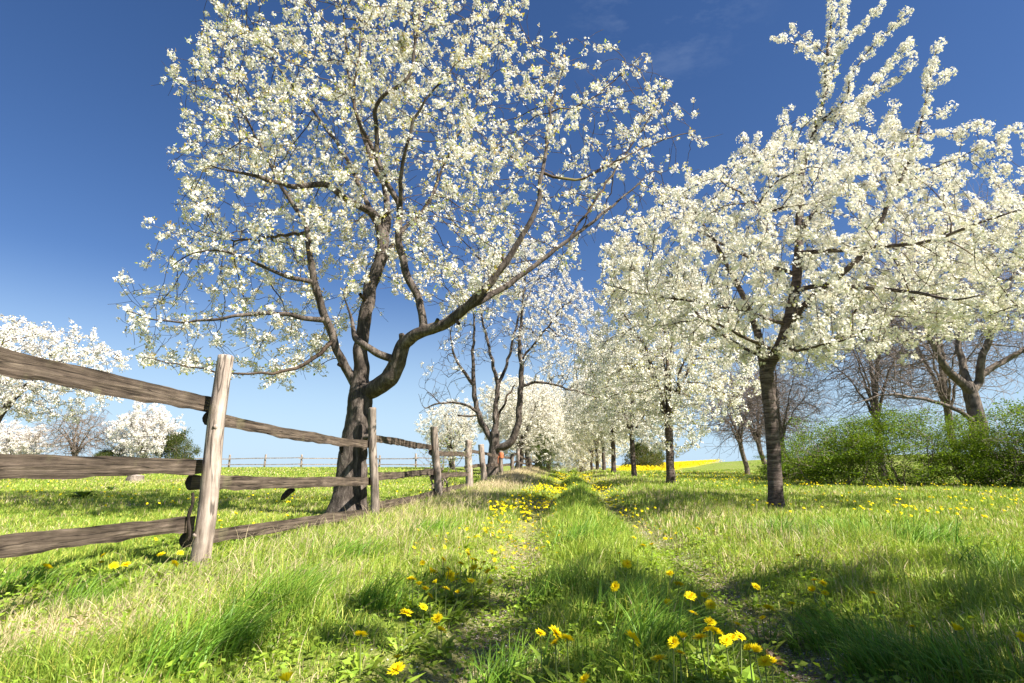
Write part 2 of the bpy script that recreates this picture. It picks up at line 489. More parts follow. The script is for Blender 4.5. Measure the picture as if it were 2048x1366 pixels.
def flower_turf(x, y):
    """1 in the short turf round the near dandelions, 0 away from them."""
    out = np.zeros(len(x))
    k = np.where((y < 7) & (y > 1.2))[0]
    for a, b_ in FLX:
        d2 = ((x[k] - a) / 0.15) ** 2 + ((y[k] - b_ + 0.14) / 0.26) ** 2
        out[k] = np.maximum(out[k], np.exp(-d2 * 0.9))
    return out



# ------------------------------------------------------------------ grass (uncountable)
def blades(P, h, w, lean_dir, bend, yaw, S, col):
    """Curved tapering blades, S segments each, as vertex, quad, tri and face-colour arrays."""
    N = len(P)
    t = np.linspace(0, 1, S + 1)
    bx, by = np.cos(lean_dir), np.sin(lean_dir)
    side = np.stack([np.cos(yaw), np.sin(yaw), np.zeros(N)], 1)
    V = np.zeros((N, 2 * S + 1, 3))
    for k in range(S + 1):
        tk = t[k]
        hor = h * bend * tk ** 1.8
        zz = h * tk * (1 - 0.42 * bend * tk ** 1.5)
        c = P + np.stack([bx * hor, by * hor, zz], 1)
        if k < S:
            ww = (w * (1 - 0.75 * tk ** 1.6) * 0.5)[:, None]
            V[:, 2 * k] = c - side * ww
            V[:, 2 * k + 1] = c + side * ww
        else:
            V[:, 2 * S] = c
    base = (np.arange(N) * (2 * S + 1))[:, None]
    quads = np.concatenate([base + np.array([[2 * k, 2 * k + 1, 2 * k + 3, 2 * k + 2]]) for k in range(S - 1)], 0) if S > 1 else np.zeros((0, 4), int)
    tris = base + np.array([[2 * S - 2, 2 * S - 1, 2 * S]])
    # root of a blade a little darker/duller than its tip is left to the light
    return V.reshape(-1, 3), quads, tris, np.concatenate([np.tile(col, (S - 1, 1)) if S > 1 else np.zeros((0, 3)), col], 0)


def merge(parts):
    V, Q, T, CQ, CT, off = [], [], [], [], [], 0
    for v, q, t, c in parts:
        V.append(v); Q.append(q + off); T.append(t + off)
        CQ.append(c[:len(q)]); CT.append(c[len(q):])
        off += len(v)
    return np.concatenate(V), [np.concatenate(Q), np.concatenate(T)], np.concatenate(CQ + CT)


def grass_height(x, y):
    h = 0.052 + 0.066 * fbm(x * 1.1, y * 1.1, 51)
    mid = 0.5 * (rut_l(y) + rut_r(y))
    h = h + 0.065 * np.exp(-((x - mid) / 0.32) ** 2)
    df = x - fence_x(y)
    h = h + 0.03 * np.exp(-((df - 0.55) / 0.6) ** 2) * sstep(2.2, 4, y) * (1 - sstep(16, 30, y))
    h = h + 0.05 * np.exp(-((x - rut_r(y) - 1.3) / 0.7) ** 2)
    h = h + 0.14 * np.exp(-(((x + 1.05) / 0.30) ** 2 + ((y - 2.95) / 0.30) ** 2))           # lush tuft
    h = h + 0.10 * np.exp(-(((x + 1.5) / 0.30) ** 2 + ((y - 2.5) / 0.30) ** 2))
    h = np.where(df < -0.3, h * 0.78, h)                                                  # grazed paddock
    h = h * (1 - 0.55 * np.exp(-((x + 2.2) / 0.35) ** 2 - ((y - 4.05) / 0.5) ** 2)) * (1 - 0.45 * np.exp(-((x + 1.95) / 0.42) ** 2 - ((y - 2.72) / 0.34) ** 2))
    return h * (1 - 0.66 * np.clip(rut_mask(x, y) * 1.2, 0, 1)) * (0.40 + 1.2 * vnoise(x * 5, y * 5, 61))


def grass_colour(x, y, rng, n):
    dry = dryness(x, y)
    r = rng.random(n)
    lush = np.array([0.165, 0.27, 0.032]); fresh = np.array([0.31, 0.41, 0.055]); olive = np.array([0.47, 0.48, 0.10]); straw = np.array([0.60, 0.49, 0.31])
    big = fbm(x * 0.5, y * 0.5, 91)[:, None]
    k = np.clip(r[:, None] * 0.8 + (big - 0.5) * 1.2 + np.where(x < fence_x(y) - 0.3, 0.05, 0.12)[:, None], 0, 1)
    c = lush * (1 - k) + fresh * k
    c = np.where((rng.random(n) < np.where(x < fence_x(y) - 0.3, 0.26, 0.17))[:, None], olive, c)
    patch = np.exp(-(((x + 1.95) / 0.42) ** 2 + ((y - 2.72) / 0.34) ** 2))
    isdry = rng.random(n) < np.maximum(np.clip(dry * 0.50 + 0.02, 0, 0.8), 0.95 * patch)
    c = np.where(isdry[:, None], straw * (0.6 + 0.6 * rng.random((n, 1))), c)
    return c * (0.8 + 0.4 * rng.random((n, 1)))


def build_grass():
    rng = np.random.default_rng(11)
    parts = []
    rings = [(1.35, 2.4, 7000, 0.0038, 4, 1.0), (2.4, 3.6, 6200, 0.0042, 4, 1.0), (3.6, 6, 3600, 0.0054, 3, 1.0), (6, 10, 1500, 0.0085, 3, 1.0),
             (10, 16, 720, 0.0135, 2, 1.05), (16, 27, 300, 0.024, 2, 1.1), (27, 52, 75, 0.05, 2, 1.1)]
    for y0, y1, dens, w0, S, hs in rings:
        half = 0.93 * y1 + 1.5
        N = int((y1 - y0) * 2 * half * dens)
        y = rng.uniform(y0, y1, N); x = rng.uniform(-half, half, N)
        keep = np.abs(x) < 0.93 * y + 1.5
        keep &= field_mask(x, y) < 0.5
        keep &= rng.random(N) < 1 - (0.22 + 0.45 * (1 - sstep(2.5, 4.5, y))) * np.clip(rut_mask(x, y) * 1.2 * (0.4 + fbm(x * 3, y * 2, 77)), 0, 1)
        cl = vnoise(x * 9, y * 9, 33) * 0.6 + vnoise(x * 3, y * 3, 34) * 0.4                 # tussocks
        keep &= rng.random(N) < 0.15 + 1.3 * cl
        x, y = x[keep], y[keep]
        n = len(x)
        h = grass_height(x, y) * hs * rng.uniform(0.55, 1.35, n) * (1 - 0.55 * flower_turf(x, y))
        wind = 0.5 + 2.6 * (vnoise(x * 2.2, y * 2.2, 71) - 0.5)
        lean = np.where(rng.random(n) < 0.28, wind, rng.uniform(0, 6.283, n))
        bend = np.clip(rng.normal(0.55, 0.36, n), 0.02, 1.3)
        w = w0 * rng.uniform(0.6, 1.4, n)
        P = np.stack([x, y, zt(x, y) - 0.004], 1)
        parts.append(blades(P, h, w, lean, bend, rng.uniform(0, 3.1416, n), S, grass_colour(x, y, rng, n)))
    # single lush tussocks with long arching blades
    for px, py, num, hh, rad, ln in [(440, 1290, 260, .27, .14, .5), (520, 1235, 420, .32, .17, .35), (600, 1190, 260, .28, .14, .2), (760, 1205, 220, .24, .14, .5), (330, 1330, 200, .24, .14, .7), (1000, 1320, 160, .2, .12, 1.2),
                                     (1160, 1090, 300, .30, .22, .8), (1100, 1180, 240, .24, .18, .6), (1290, 1330, 200, .28, .12, .6), (1250, 1230, 180, .24, .14, 1.0), (1840, 1100, 360, .32, .3, .4), (1990, 1170, 260, .30, .2, .9),
                                     (1700, 1080, 240, .28, .3, 1.4), (1560, 1080, 240, .24, .25, .6), (1750, 1290, 240, .2, .14, 2.0), (1650, 1240, 200, .2, .14, 2.6), (1900, 1320, 240, .2, .16, 2.2), (700, 1110, 260, .26, .25, .4), (860, 1060, 260, .26, .3, .5), (150, 1200, 260, .22, .2, .4), (60, 1170, 240, .22, .2, .6)]:
        g = ground(px, py, 0.05)
        x = g[0] + rng.normal(0, rad * .5, num); y = g[1] + rng.normal(0, rad * .4, num)
        lush = np.array([0.11, 0.23, 0.022]) * rng.uniform(0.7, 1.5, (num, 1)) + np.array([0.10, 0.09, 0.01]) * rng.random((num, 1)) ** 2
        parts.append(blades(np.stack([x, y, zt(x, y) - .004], 1), hh * rng.uniform(.5, 1.15, num), 0.0052 * rng.uniform(.6, 1.4, num) * max(1, g[1] / 3.5), ln + rng.normal(0, .7, num),
                            np.clip(rng.normal(.75, .3, num), .1, 1.4), rng.uniform(0, 3.14, num), 5, lush))
    V, F, c = merge(parts)
    tag(link("grass", make_mesh("grass", V, F, [M["grass"]], True, c)), label="uneven spring grass over the track verges and both meadows", cat="grass", kind="stuff")


def build_dry_grass():
    rng = np.random.default_rng(12)
    parts = []
    for y0, y1, N, w0 in [(2.2, 4.5, 2600, 0.0022), (4.5, 8.5, 2600, 0.0036), (8.5, 16, 7000, 0.0065), (16, 46, 26000, 0.016)]:
        y = rng.uniform(y0, y1, N)
        df = np.abs(rng.normal(0.55, 0.5, N)) - 0.1
        x = fence_x(y) + df + np.where(y > 14, 0.5 * rng.random(N), 0)
        k = rng.random(N) < 0.25 + 0.9 * fbm(x * 1.2, y * 1.2, 88)
        # the pale matted patch close to the camera and the strip right of the ruts
        m_ = int(N * 0.25) if y0 < 4 else int(N * 0.12)
        if y0 < 4:
            x[:m_] = -1.98 + rng.normal(0, 0.26, m_); y[:m_] = 2.75 + rng.normal(0, 0.22, m_)
            k[:m_] = True
        else:
            x[:m_] = rut_r(y[:m_]) + 0.9 + rng.normal(0, 0.5, m_)
        x, y = x[k], y[k]
        n = len(x)
        flat = np.exp(-(((x + 1.98) / 0.5) ** 2 + ((y - 2.75) / 0.45) ** 2))
        h = rng.uniform(0.10, 0.22, n) * np.where(rng.random(n) < 0.12, 1.8, 1.0) * (1 - 0.5 * flat) * np.where(x > rut_r(y), 0.5, 1.0)
        bend = np.clip(rng.normal(0.75, 0.35, n) + 0.3 * flat, 0.1, 1.4)
        P = np.stack([x, y, zt(x, y) - 0.004], 1)
        c = np.array([0.62, 0.52, 0.32]) * rng.uniform(0.55, 1.1, (n, 1)) * np.array([1, 1, 1])
        parts.append(blades(P, h, w0 * rng.uniform(0.6, 1.4, n), rng.normal(0.6, 1.5, n), bend, rng.uniform(0, 3.14, n), 4 if y0 < 8 else 3, c))
    V, F, c = merge(parts)
    tag(link("dry_grass", make_mesh("dry_grass", V, F, [M["straw"]], True, c)), label="bleached dry grass stalks along the foot of the near fence", cat="grass", kind="stuff")


def leaf_quads(C, D, Nn, length, width, rng):
    """Folded diamond leaves: base, two sides, tip."""
    D = D / (np.linalg.norm(D, axis=1, keepdims=True) + 1e-9)
    S = np.cross(D, Nn); S /= (np.linalg.norm(S, axis=1, keepdims=True) + 1e-9)
    L, W = length[:, None], width[:, None]
    up = np.cross(S, D)
    a = C
    b_ = C + D * L * 0.5 + S * W * 0.5 + up * L * 0.08
    c = C + D * L - up * L * 0.10
    d = C + D * L * 0.5 - S * W * 0.5 + up * L * 0.08
    V = np.stack([a, b_, c, d], 1).reshape(-1, 3)
    Q = np.arange(len(C) * 4).reshape(-1, 4)
    return V, Q


def build_ground_cover():
    rng = np.random.default_rng(13)
    N = 60000
    y = 1.5 + 5.0 * rng.random(N) ** 1.4; x = rng.uniform(-3.5, 4.5, N)
    near = np.minimum(np.abs(x - rut_l(y)), np.abs(x - rut_r(y)))
    k = (np.abs(x) < 0.92 * y + 0.3) & (rng.random(N) < (0.25 + 0.75 * np.exp(-(near / 0.45) ** 2)) * sstep(0.42, 0.62, fbm(x * 2.4, y * 2.4, 19)))
    k |= (np.abs(x) < 0.92 * y + 0.3) & (rng.random(N) < 0.6 * sstep(0.45, 0.7, fbm(x * 1.5 + 7, y * 1.5, 23)))
    x, y = x[k], y[k]; n = len(x)
    th = rng.uniform(0, 6.283, n)
    el = rng.uniform(0.05, 0.7, n)
    D = np.stack([np.cos(th) * np.cos(el), np.sin(th) * np.cos(el), np.sin(el)], 1)
    Nn = np.stack([rng.normal(0, .35, n), rng.normal(0, .35, n), np.ones(n)], 1)
    C = np.stack([x, y, zt(x, y) + rng.uniform(0.0, 0.07, n)], 1)
    L = rng.uniform(0.012, 0.040, n)
    W = L * rng.uniform(0.5, 0.9, n)
    R_ = len(FLX) * 12                                   # long leaves of the flower rosettes
    a_ = rng.uniform(0, 6.283, R_); e_ = rng.uniform(0.15, 0.8, R_)
    bx = np.repeat(FLX, 12, 0) + rng.normal(0, 0.02, (R_, 2))
    C = np.concatenate([C, np.column_stack([bx, zt(bx[:, 0], bx[:, 1]) + 0.01])])
    D = np.concatenate([D, np.stack([np.cos(a_) * np.cos(e_), np.sin(a_) * np.cos(e_), np.sin(e_)], 1)])
    Nn = np.concatenate([Nn, np.tile((0.0, 0.0, 1.0), (R_, 1)) + rng.normal(0, .15, (R_, 3))])
    L = np.concatenate([L, rng.uniform(0.06, 0.15, R_)]); W = np.concatenate([W, rng.uniform(0.012, 0.026, R_)])
    n = len(C)
    V, Q = leaf_quads(C, D, Nn, L, W, rng)
    c = np.array([0.19, 0.30, 0.035]) * rng.uniform(0.6, 1.7, (n, 1)) + np.array([0.06, 0.03, 0.0]) * rng.random((n, 1))
    tag(link("ground_cover", make_mesh("ground_cover", V, [Q], [M["leaf"]], False, c)), label="low broad leaved weeds along the wheel ruts", cat="weeds", kind="stuff")
    # fallen petals and crumbs of stone in the worn ruts
    N = 5200
    y = rng.uniform(1.6, 7.5, N); x = np.where(rng.random(N) < 0.5, rut_l(y), rut_r(y)) + rng.normal(0, 0.2, N)
    C = np.stack([x, y, zt(x, y) + 0.006], 1)
    th = rng.uniform(0, 6.283, N)
    V, Q = leaf_quads(C, np.stack([np.cos(th), np.sin(th), rng.normal(0, .2, N)], 1), np.stack([rng.normal(0, .3, N), rng.normal(0, .3, N), np.ones(N)], 1),
                      rng.uniform(0.005, 0.013, N), rng.uniform(0.004, 0.010, N), rng)
    c = np.array([0.78, 0.75, 0.70]) * rng.uniform(0.7, 1.05, (N, 1))
    tag(link("fallen_petals", make_mesh("fallen_petals", V, [Q], [M["blossom"]], False, c)), label="white petals fallen on the worn soil of the ruts", cat="petals", kind="stuff")
    N = 1500
    y = rng.uniform(1.7, 6.5, N); x = np.where(rng.random(N) < 0.5, rut_l(y), rut_r(y)) + rng.normal(0, 0.12, N)
    s = rng.uniform(0.003, 0.012, N)
    oc = np.array([[1, 0, 0], [-1, 0, 0], [0, 1, 0], [0, -1, 0], [0, 0, 1], [0, 0, -1]], float)
    f = np.array([[0, 2, 4], [2, 1, 4], [1, 3, 4], [3, 0, 4], [2, 0, 5], [1, 2, 5], [3, 1, 5], [0, 3, 5]])
    V = np.stack([x, y, zt(x, y) + 0.002], 1)[:, None, :] + oc[None] * (s[:, None, None] * rng.uniform(0.5, 1.2, (N, 6, 1))) * np.array([1, 1, 0.6])
    F = (f[None] + (np.arange(N) * 6)[:, None, None]).reshape(-1, 3)
    c = np.repeat(np.array([0.34, 0.29, 0.24]) * rng.uniform(0.5, 1.5, (N, 1)), 8, 0)
    tag(link("gravel", make_mesh("gravel", V.reshape(-1, 3), [F], [M["straw"]], False, c)), label="small stones in the worn wheel ruts", cat="gravel", kind="stuff")


build_grass()
build_dry_grass()
build_ground_cover()


# ------------------------------------------------------------------ trees
class Skel:
    def __init__(self):
        self.p, self.par, self.r = [], [], []

    def nearest(self, q):
        P = np.array(self.p)
        return int(np.argmin(((P - q) ** 2).sum(1)))

    def poly(self, pts, radii, step=0.15, root=False, wob=0.02, rng=RNG):
        """A limb through the given points, smoothed; it starts at the nearest node that exists."""
        pts = [np.asarray(q, float) for q in pts]
        radii = list(radii) if hasattr(radii, '__len__') else [radii] * len(pts)
        if len(radii) == 2 and len(pts) > 2:
            radii = list(np.linspace(radii[0], radii[1], len(pts)))
        last = -1
        if not root:
            last = self.nearest(pts[0])
            pts[0] = self.p[last]
        ext = [2 * pts[0] - pts[1]] + pts + [2 * pts[-1] - pts[-2]]
        first = True
        for i in range(1, len(pts)):
            p0, p1, p2, p3 = ext[i - 1], ext[i], ext[i + 1], ext[i + 2]
            k = max(1, int(np.linalg.norm(p2 - p1) / step))
            for j in range(k + 1):
                if j == 0 and not (first and root):
                    continue
                t = j / k
                q = 0.5 * ((2 * p1) + (-p0 + p2) * t + (2 * p0 - 5 * p1 + 4 * p2 - p3) * t * t + (-p0 + 3 * p1 - 3 * p2 + p3) * t ** 3)
                q = q + (rng.normal(0, wob, 3) if j < k else 0)
                self.p.append(q); self.par.append(last); self.r.append(radii[i - 1] * (1 - t) + radii[i] * t)
                last = len(self.p) - 1
                first = False
        return last

    def grow(self, A, step=0.17, infl=1.6, kill=0.30, iters=160, rng=RNG, droop=0.0, wander=0.25, keep=0.3, from_r=None):
        """Space colonisation: thin branches reach for the points A."""
        A = np.array(A)
        P = np.array(self.p)
        src = np.arange(len(P)) if from_r is None else np.where(np.array(self.r) < from_r)[0]
        nd, ni = np.full(len(A), 1e9), np.zeros(len(A), int)
        for s in range(0, len(src), 200):
            d = np.linalg.norm(A[:, None] - P[src[s:s + 200]][None], axis=2)
            j = d.argmin(1); dm = d[np.arange(len(A)), j]
            b_ = dm < nd
            nd[b_], ni[b_] = dm[b_], src[s:s + 200][j[b_]]
        dirs = {}
        for it in range(iters):
            act = nd < infl
            if not act.any():
                if it == 0:
                    infl *= 1.6; continue
                break
            idx = ni[act]
            v = A[act] - np.array(self.p)[idx]
            v /= (np.linalg.norm(v, axis=1, keepdims=True) + 1e-9)
            u, inv = np.unique(idx, return_inverse=True)
            s = np.zeros((len(u), 3)); np.add.at(s, inv, v)
            s /= (np.linalg.norm(s, axis=1, keepdims=True) + 1e-6)
            par = np.array(self.par)[u]
            pp = np.array(self.p)
            pd = np.where((par >= 0)[:, None], pp[u] - pp[np.maximum(par, 0)], 0)
            pd /= (np.linalg.norm(pd, axis=1, keepdims=True) + 1e-6)
            s = s + keep * pd + rng.normal(0, wander, s.shape) + np.array((0, 0, -droop))
            s /= (np.linalg.norm(s, axis=1, keepdims=True) + 1e-6)
            new = pp[u] + s * step
            start = len(self.p)
            self.p += list(new); self.par += list(u); self.r += [0.0] * len(u)
            d = np.linalg.norm(A[:, None] - new[None], axis=2)
            j = d.argmin(1); dm = d[np.arange(len(A)), j]
            b_ = dm < nd
            nd[b_] = dm[b_]; ni[b_] = start + j[b_]
            alive = nd > kill
            A, nd, ni = A[alive], nd[alive], ni[alive]
            if not len(A) or len(self.p) > 14000:
                break

    def twigs(self, prob, length, rng, up=0.1, maxr=0.012, segs=3):
        n0 = len(self.p)
        kids = np.bincount([q for q in self.par if q >= 0], minlength=n0)
        for i in range(n0):
            if self.r[i] > 0 or self.par[i] < 0: continue
            k = 2 if kids[i] == 0 else 1
            for _ in range(k):
                if rng.random() > prob and kids[i]: continue
                d = self.p[i] - self.p[self.par[i]]
                d = d / (np.linalg.norm(d) + 1e-6)
                v = d * (0.9 if kids[i] == 0 else 0.45) + rng.normal(0, 0.55, 3) + np.array((0, 0, up))
                v /= np.linalg.norm(v)
                L = rng.uniform(*length) / segs
                last, q = i, self.p[i]
                for s in range(segs):
                    v = v + rng.normal(0, 0.18, 3); v /= np.linalg.norm(v)
                    q = q + v * L
                    self.p.append(q); self.par.append(last); self.r.append(0.0)
                    last = len(self.p) - 1

    def finish(self, tip=0.0035, e=2.2, cap=0.75):
        n = len(self.p)
        acc = np.zeros(n)
        given = np.array(self.r)
        rad = np.zeros(n)
        par = np.array(self.par)
        for i in range(n - 1, -1, -1):
            rad[i] = max(acc[i], tip ** e) ** (1 / e)
            if par[i] >= 0: acc[par[i]] += rad[i] ** e
        rad = np.where(given > 0, given, rad)
        for i in range(n):
            if par[i] >= 0 and given[i] == 0: rad[i] = min(rad[i], rad[par[i]] * (0.97 if given[par[i]] == 0 else cap))
        self.rad, self.P, self.parent = rad, np.array(self.p), par
        return self


def tube(pts, rad, sides, V, F, bump=0.0, seed=0, cap=True):
    n = len(pts)
    T = np.gradient(pts, axis=0)
    T /= (np.linalg.norm(T, axis=1, keepdims=True) + 1e-9)
    ref = np.array((0.31, 0.95, 0.11)) if abs(T[:, 1]).mean() < 0.8 else np.array((1.0, 0.1, 0.2))
    U = ref - (T @ ref)[:, None] * T
    U /= (np.linalg.norm(U, axis=1, keepdims=True) + 1e-9)
    W = np.cross(T, U)
    th = np.linspace(0, 2 * np.pi, sides, endpoint=False)
    rr = np.repeat(rad[:, None], sides, 1)
    if bump:
        s = np.concatenate([[0], np.cumsum(np.linalg.norm(np.diff(pts, axis=0), axis=1))])
        cx, cy = np.cos(th)[None] * 1.0, np.sin(th)[None] * 1.0
        k = vnoise(3 * cx + s[:, None] * 2.5 + seed * 9, 3 * cy + s[:, None] * 1.1, seed) - 0.5
        k2 = vnoise(9 * cx + s[:, None] * 9 + seed, 9 * cy - s[:, None] * 5, seed + 5) - 0.5
        rr = rr * (1 + bump * 2 * k + bump * 1.1 * k2)
    ring = pts[:, None] + rr[:, :, None] * (np.cos(th)[None, :, None] * U[:, None] + np.sin(th)[None, :, None] * W[:, None])
    base = sum(len(v) for v in V)
    V.append(ring.reshape(-1, 3))
    i = np.arange(n - 1)[:, None] * sides; j = np.arange(sides)[None]
    j2 = (j + 1) % sides
    F.append((base + np.stack([i + j, i + j2, i + sides + j2, i + sides + j], 2)).reshape(-1, 4))
    if cap and sides >= 5:
        c = base + n * sides
        V.append(pts[-1:] + T[-1:] * rad[-1] * 0.3)
        e = base + (n - 1) * sides
        jj = np.arange(sides)
        F.append(np.stack([e + jj, e + (jj + 1) % sides, np.full(sides, c), np.full(sides, c)], 1)[:, :3])


def resample(pts, rad, step):
    s = np.concatenate([[0], np.cumsum(np.linalg.norm(np.diff(pts, axis=0), axis=1))])
    k = max(2, int(s[-1] / step))
    t = np.linspace(0, s[-1], k + 1)
    # gentle smoothing keeps corners soft
    P = np.stack([np.interp(t, s, pts[:, a]) for a in range(3)], 1)
    for _ in range(3):
        P[1:-1] = 0.25 * P[:-2] + 0.5 * P[1:-1] + 0.25 * P[2:]
    return P, np.interp(t, s, rad)


def limb_meshes(sk, big=0.05, fine=0.05, bump=0.10, twig_sides=3):
    """Splits the skeleton into chains; returns (trunk and limbs) and (branches) as vertices + faces."""
    n = len(sk.P)
    kids = [[] for _ in range(n)]
    for i, q in enumerate(sk.parent):
        if q >= 0: kids[q].append(i)
    stack = [(int(i), -1) for i in np.where(sk.parent < 0)[0]]
    TV, TF, BV, BF = [], [], [], []
    seed = 1
    while stack:
        s, q = stack.pop()
        ch = [s]
        while kids[ch[-1]]:
            ks = sorted(kids[ch[-1]], key=lambda a: -sk.rad[a])
            nxt = ks[0]
            for o in ks[1:]: stack.append((o, ch[-1]))
            ch.append(nxt)
        idx = ([q] if q >= 0 else []) + ch
        if len(idx) < 2: continue
        pts, rad = sk.P[idx], sk.rad[idx].copy()
        if q >= 0: rad[0] = min(rad[0], rad[1] * 1.25)
        if rad.max() > big:
            pts, rad = resample(pts, rad, fine)
            tube(pts, rad, 22 if rad.max() > 0.1 else 14, TV, TF, bump, seed)
            seed += 1
        else:
            tube(pts, rad, 6 if rad.max() > 0.02 else twig_sides, BV, BF, 0.0, 0, False)
    return (TV, TF), (BV, BF)


def pack(VF):
    V, F = VF
    q = [f for f in F if f.shape[1] == 4]
    t = [f for f in F if f.shape[1] == 3]
    out = []
    if q: out.append(np.concatenate(q))
    if t: out.append(np.concatenate(t))
    return np.concatenate(V), out


def rand_dirs(n, rng):
    v = rng.normal(0, 1, (n, 3))
    return v / (np.linalg.norm(v, axis=1, keepdims=True) + 1e-9)


def flowers(C, Nn, r, petals, rng):
    """Five-petalled cupped blossoms (or a folded pair of quads for the far ones)."""
    n = len(C)
    a = np.cross(Nn, rand_dirs(n, rng)); a /= (np.linalg.norm(a, axis=1, keepdims=True) + 1e-9)
    b_ = np.cross(Nn, a)
    R = r[:, None]
    if petals < 5:
        V = np.stack([C + a * R + Nn * R * 0.3, C + b_ * R - Nn * R * 0.1, C - a * R + Nn * R * 0.3, C - b_ * R - Nn * R * 0.1], 1).reshape(-1, 3)
        return V, np.arange(n * 4).reshape(-1, 4), 1
    out = []
    ph = rng.uniform(0, 6.283, n)
    for k in range(5):
        th = (ph + k * 2 * math.pi / 5)[:, None]
        d = a * np.cos(th) + b_ * np.sin(th)
        s = -a * np.sin(th) + b_ * np.cos(th)
        cup = rng.uniform(0.1, 0.6, (n, 1))
        out.append(np.stack([C, C + R * (0.68 * d + 0.40 * s + Nn * cup * 0.5), C + R * (d + Nn * cup), C + R * (0.68 * d - 0.40 * s + Nn * cup * 0.5)], 1))
    V = np.stack(out, 1).reshape(-1, 3)
    return V, np.arange(n * 20).reshape(-1, 4), 5


def bloom(sk, rng, boost=None, maxr=0.016, spacing=0.10, prob=0.8, nf=9, cr=0.055, fr=0.017, petals=5, leaves=2.5, leaf_len=0.035, tone=(0.84, 0.82, 0.76), leaf_cols=None, along=None, where=None, hug=1.0):
    """Blossom clusters and young leaves along the thin branches of a skeleton."""
    par = sk.parent
    ok = sk.rad < maxr
    if boost is not None:
        ok = ok | (boost(np.arange(len(par))) > 0)
    idx = np.where(ok & (par >= 0))[0]
    seg = sk.P[idx] - sk.P[par[idx]]
    L = np.linalg.norm(seg, axis=1)
    cnt = np.maximum(0, rng.poisson(np.clip(L / spacing, 0, 6) * prob))
    if boost is not None:
        cnt = np.maximum(cnt, rng.poisson(boost(idx) * L / spacing))
    if where is not None:
        cnt = np.where(rng.random(len(idx)) < where(sk.P[idx]), cnt, 0)
    ii = np.repeat(np.arange(len(idx)), cnt)
    t = rng.random(len(ii))[:, None]
    ax = seg[ii] / (L[ii][:, None] + 1e-9)
    off = rand_dirs(len(ii), rng)
    off = off - (off * ax).sum(1, keepdims=True) * ax
    off /= (np.linalg.norm(off, axis=1, keepdims=True) + 1e-9)
    size = cr * rng.uniform(0.6, 1.35, len(ii))
    C = sk.P[par[idx[ii]]] + seg[ii] * t + off * (size * hug * rng.uniform(0.4, 1.0, len(ii)))[:, None]
    m_ = np.maximum(2, rng.poisson(nf * (size / cr) ** 1.4))
    jj = np.repeat(np.arange(len(ii)), m_)
    d = rand_dirs(len(jj), rng) + off[jj] * 0.35
    d /= (np.linalg.norm(d, axis=1, keepdims=True) + 1e-9)
    FC = C[jj] + d * (size[jj] * rng.uniform(0.55, 1.0, len(jj)))[:, None]
    fn = d + rng.normal(0, 0.35, d.shape); fn /= (np.linalg.norm(fn, axis=1, keepdims=True) + 1e-9)
    V, Q, k = flowers(FC, fn, fr * rng.uniform(0.75, 1.2, len(jj)), petals, rng)
    col = np.array(tone) * rng.uniform(0.86, 1.06, (len(jj), 1)) * np.array([1, 1, 1])
    warm = rng.random((len(jj), 1))
    col = col * (1 - 0.12 * (warm > 0.8) * np.array([0.1, 0.45, 1.0]))
    col = np.repeat(np.clip(col, 0, 0.88), k, 0)
    # young leaves
    nl = rng.poisson(leaves, len(ii))
    kk = np.repeat(np.arange(len(ii)), nl)
    D = rand_dirs(len(kk), rng) + off[kk] * 0.6 + np.array((0, 0, 0.2))
    LC = C[kk] + D * size[kk][:, None] * 0.75
    Lc = leaf_len * rng.uniform(0.6, 1.4, len(kk))
    LV, LQ = leaf_quads(LC, D, rand_dirs(len(kk), rng), Lc, Lc * rng.uniform(0.4, 0.6, len(kk)), rng)
    pal = np.array(leaf_cols or [(0.50, 0.50, 0.09), (0.38, 0.46, 0.07), (0.58, 0.48, 0.13), (0.52, 0.38, 0.16)])
    clus = rng.integers(0, len(pal), len(ii))
    lc = pal[np.where(rng.random(len(kk)) < 0.6, clus[kk], rng.integers(0, len(pal), len(kk)))] * rng.uniform(0.7, 1.2, (len(kk), 1))
    return (V, Q, col), (LV, LQ, lc)


def assemble(root, sk, base, bark, twig, blos=None, big=0.05, fine=0.05, bump=0.10, sides=3, blossom_mat="blossom"):
    (T, B) = limb_meshes(sk, big, fine, bump, sides)
    if T[0]:
        V, F = pack(T)
        link("trunk", make_mesh("trunk", V - base, F, [M[bark]], True), root)
    if B[0]:
        V, F = pack(B)
        link("branches", make_mesh("branches", V - base, F, [M[twig]], True), root)
    if blos:
        (V, Q, c), (LV, LQ, lc) = blos
        if len(V): link("blossom", make_mesh("blossom", V - base, [Q], [M[blossom_mat]], False, c), root)
        if len(LV): link("leaves", make_mesh("leaves", LV - base, [LQ], [M["leaf"]], False, lc), root)


def px_attractors(poly, Y, spread, n, rng, bias=None, zmin=0.9):
    """Points inside a crown: the photographed outline in the picture plane, a real depth behind it."""
    out = []
    poly = np.array(poly, float)
    lo, hi = poly.min(0), poly.max(0)
    c = poly.mean(0)
    while sum(len(o) for o in out) < n:
        px = rng.uniform(lo[0], hi[0], 4000); py = rng.uniform(lo[1], hi[1], 4000)
        k = inside(poly, px, py)
        if bias is not None: k &= rng.random(4000) < bias(px, py)
        px, py = px[k], py[k]
        e = np.clip(1 - (((px - c[0]) / (hi[0] - lo[0]) * 2) ** 2 + ((py - c[1]) / (hi[1] - lo[1]) * 2) ** 2), 0.12, 1)
        dy = rng.uniform(-1, 1, len(px)) * spread * np.sqrt(e)
        # scale about the trunk so that the crown keeps its size at any depth
        Q = np.array([at(a, b_, Y) + np.array((0, d, 0)) for a, b_, d in zip(px, py, dy)])
        qx, qy = project(Q)
        out.append(Q[inside(poly, qx, qy)])
    P = np.concatenate(out)[:n]
    px, py = project(P)
    return P[P[:, 2] > zmin]


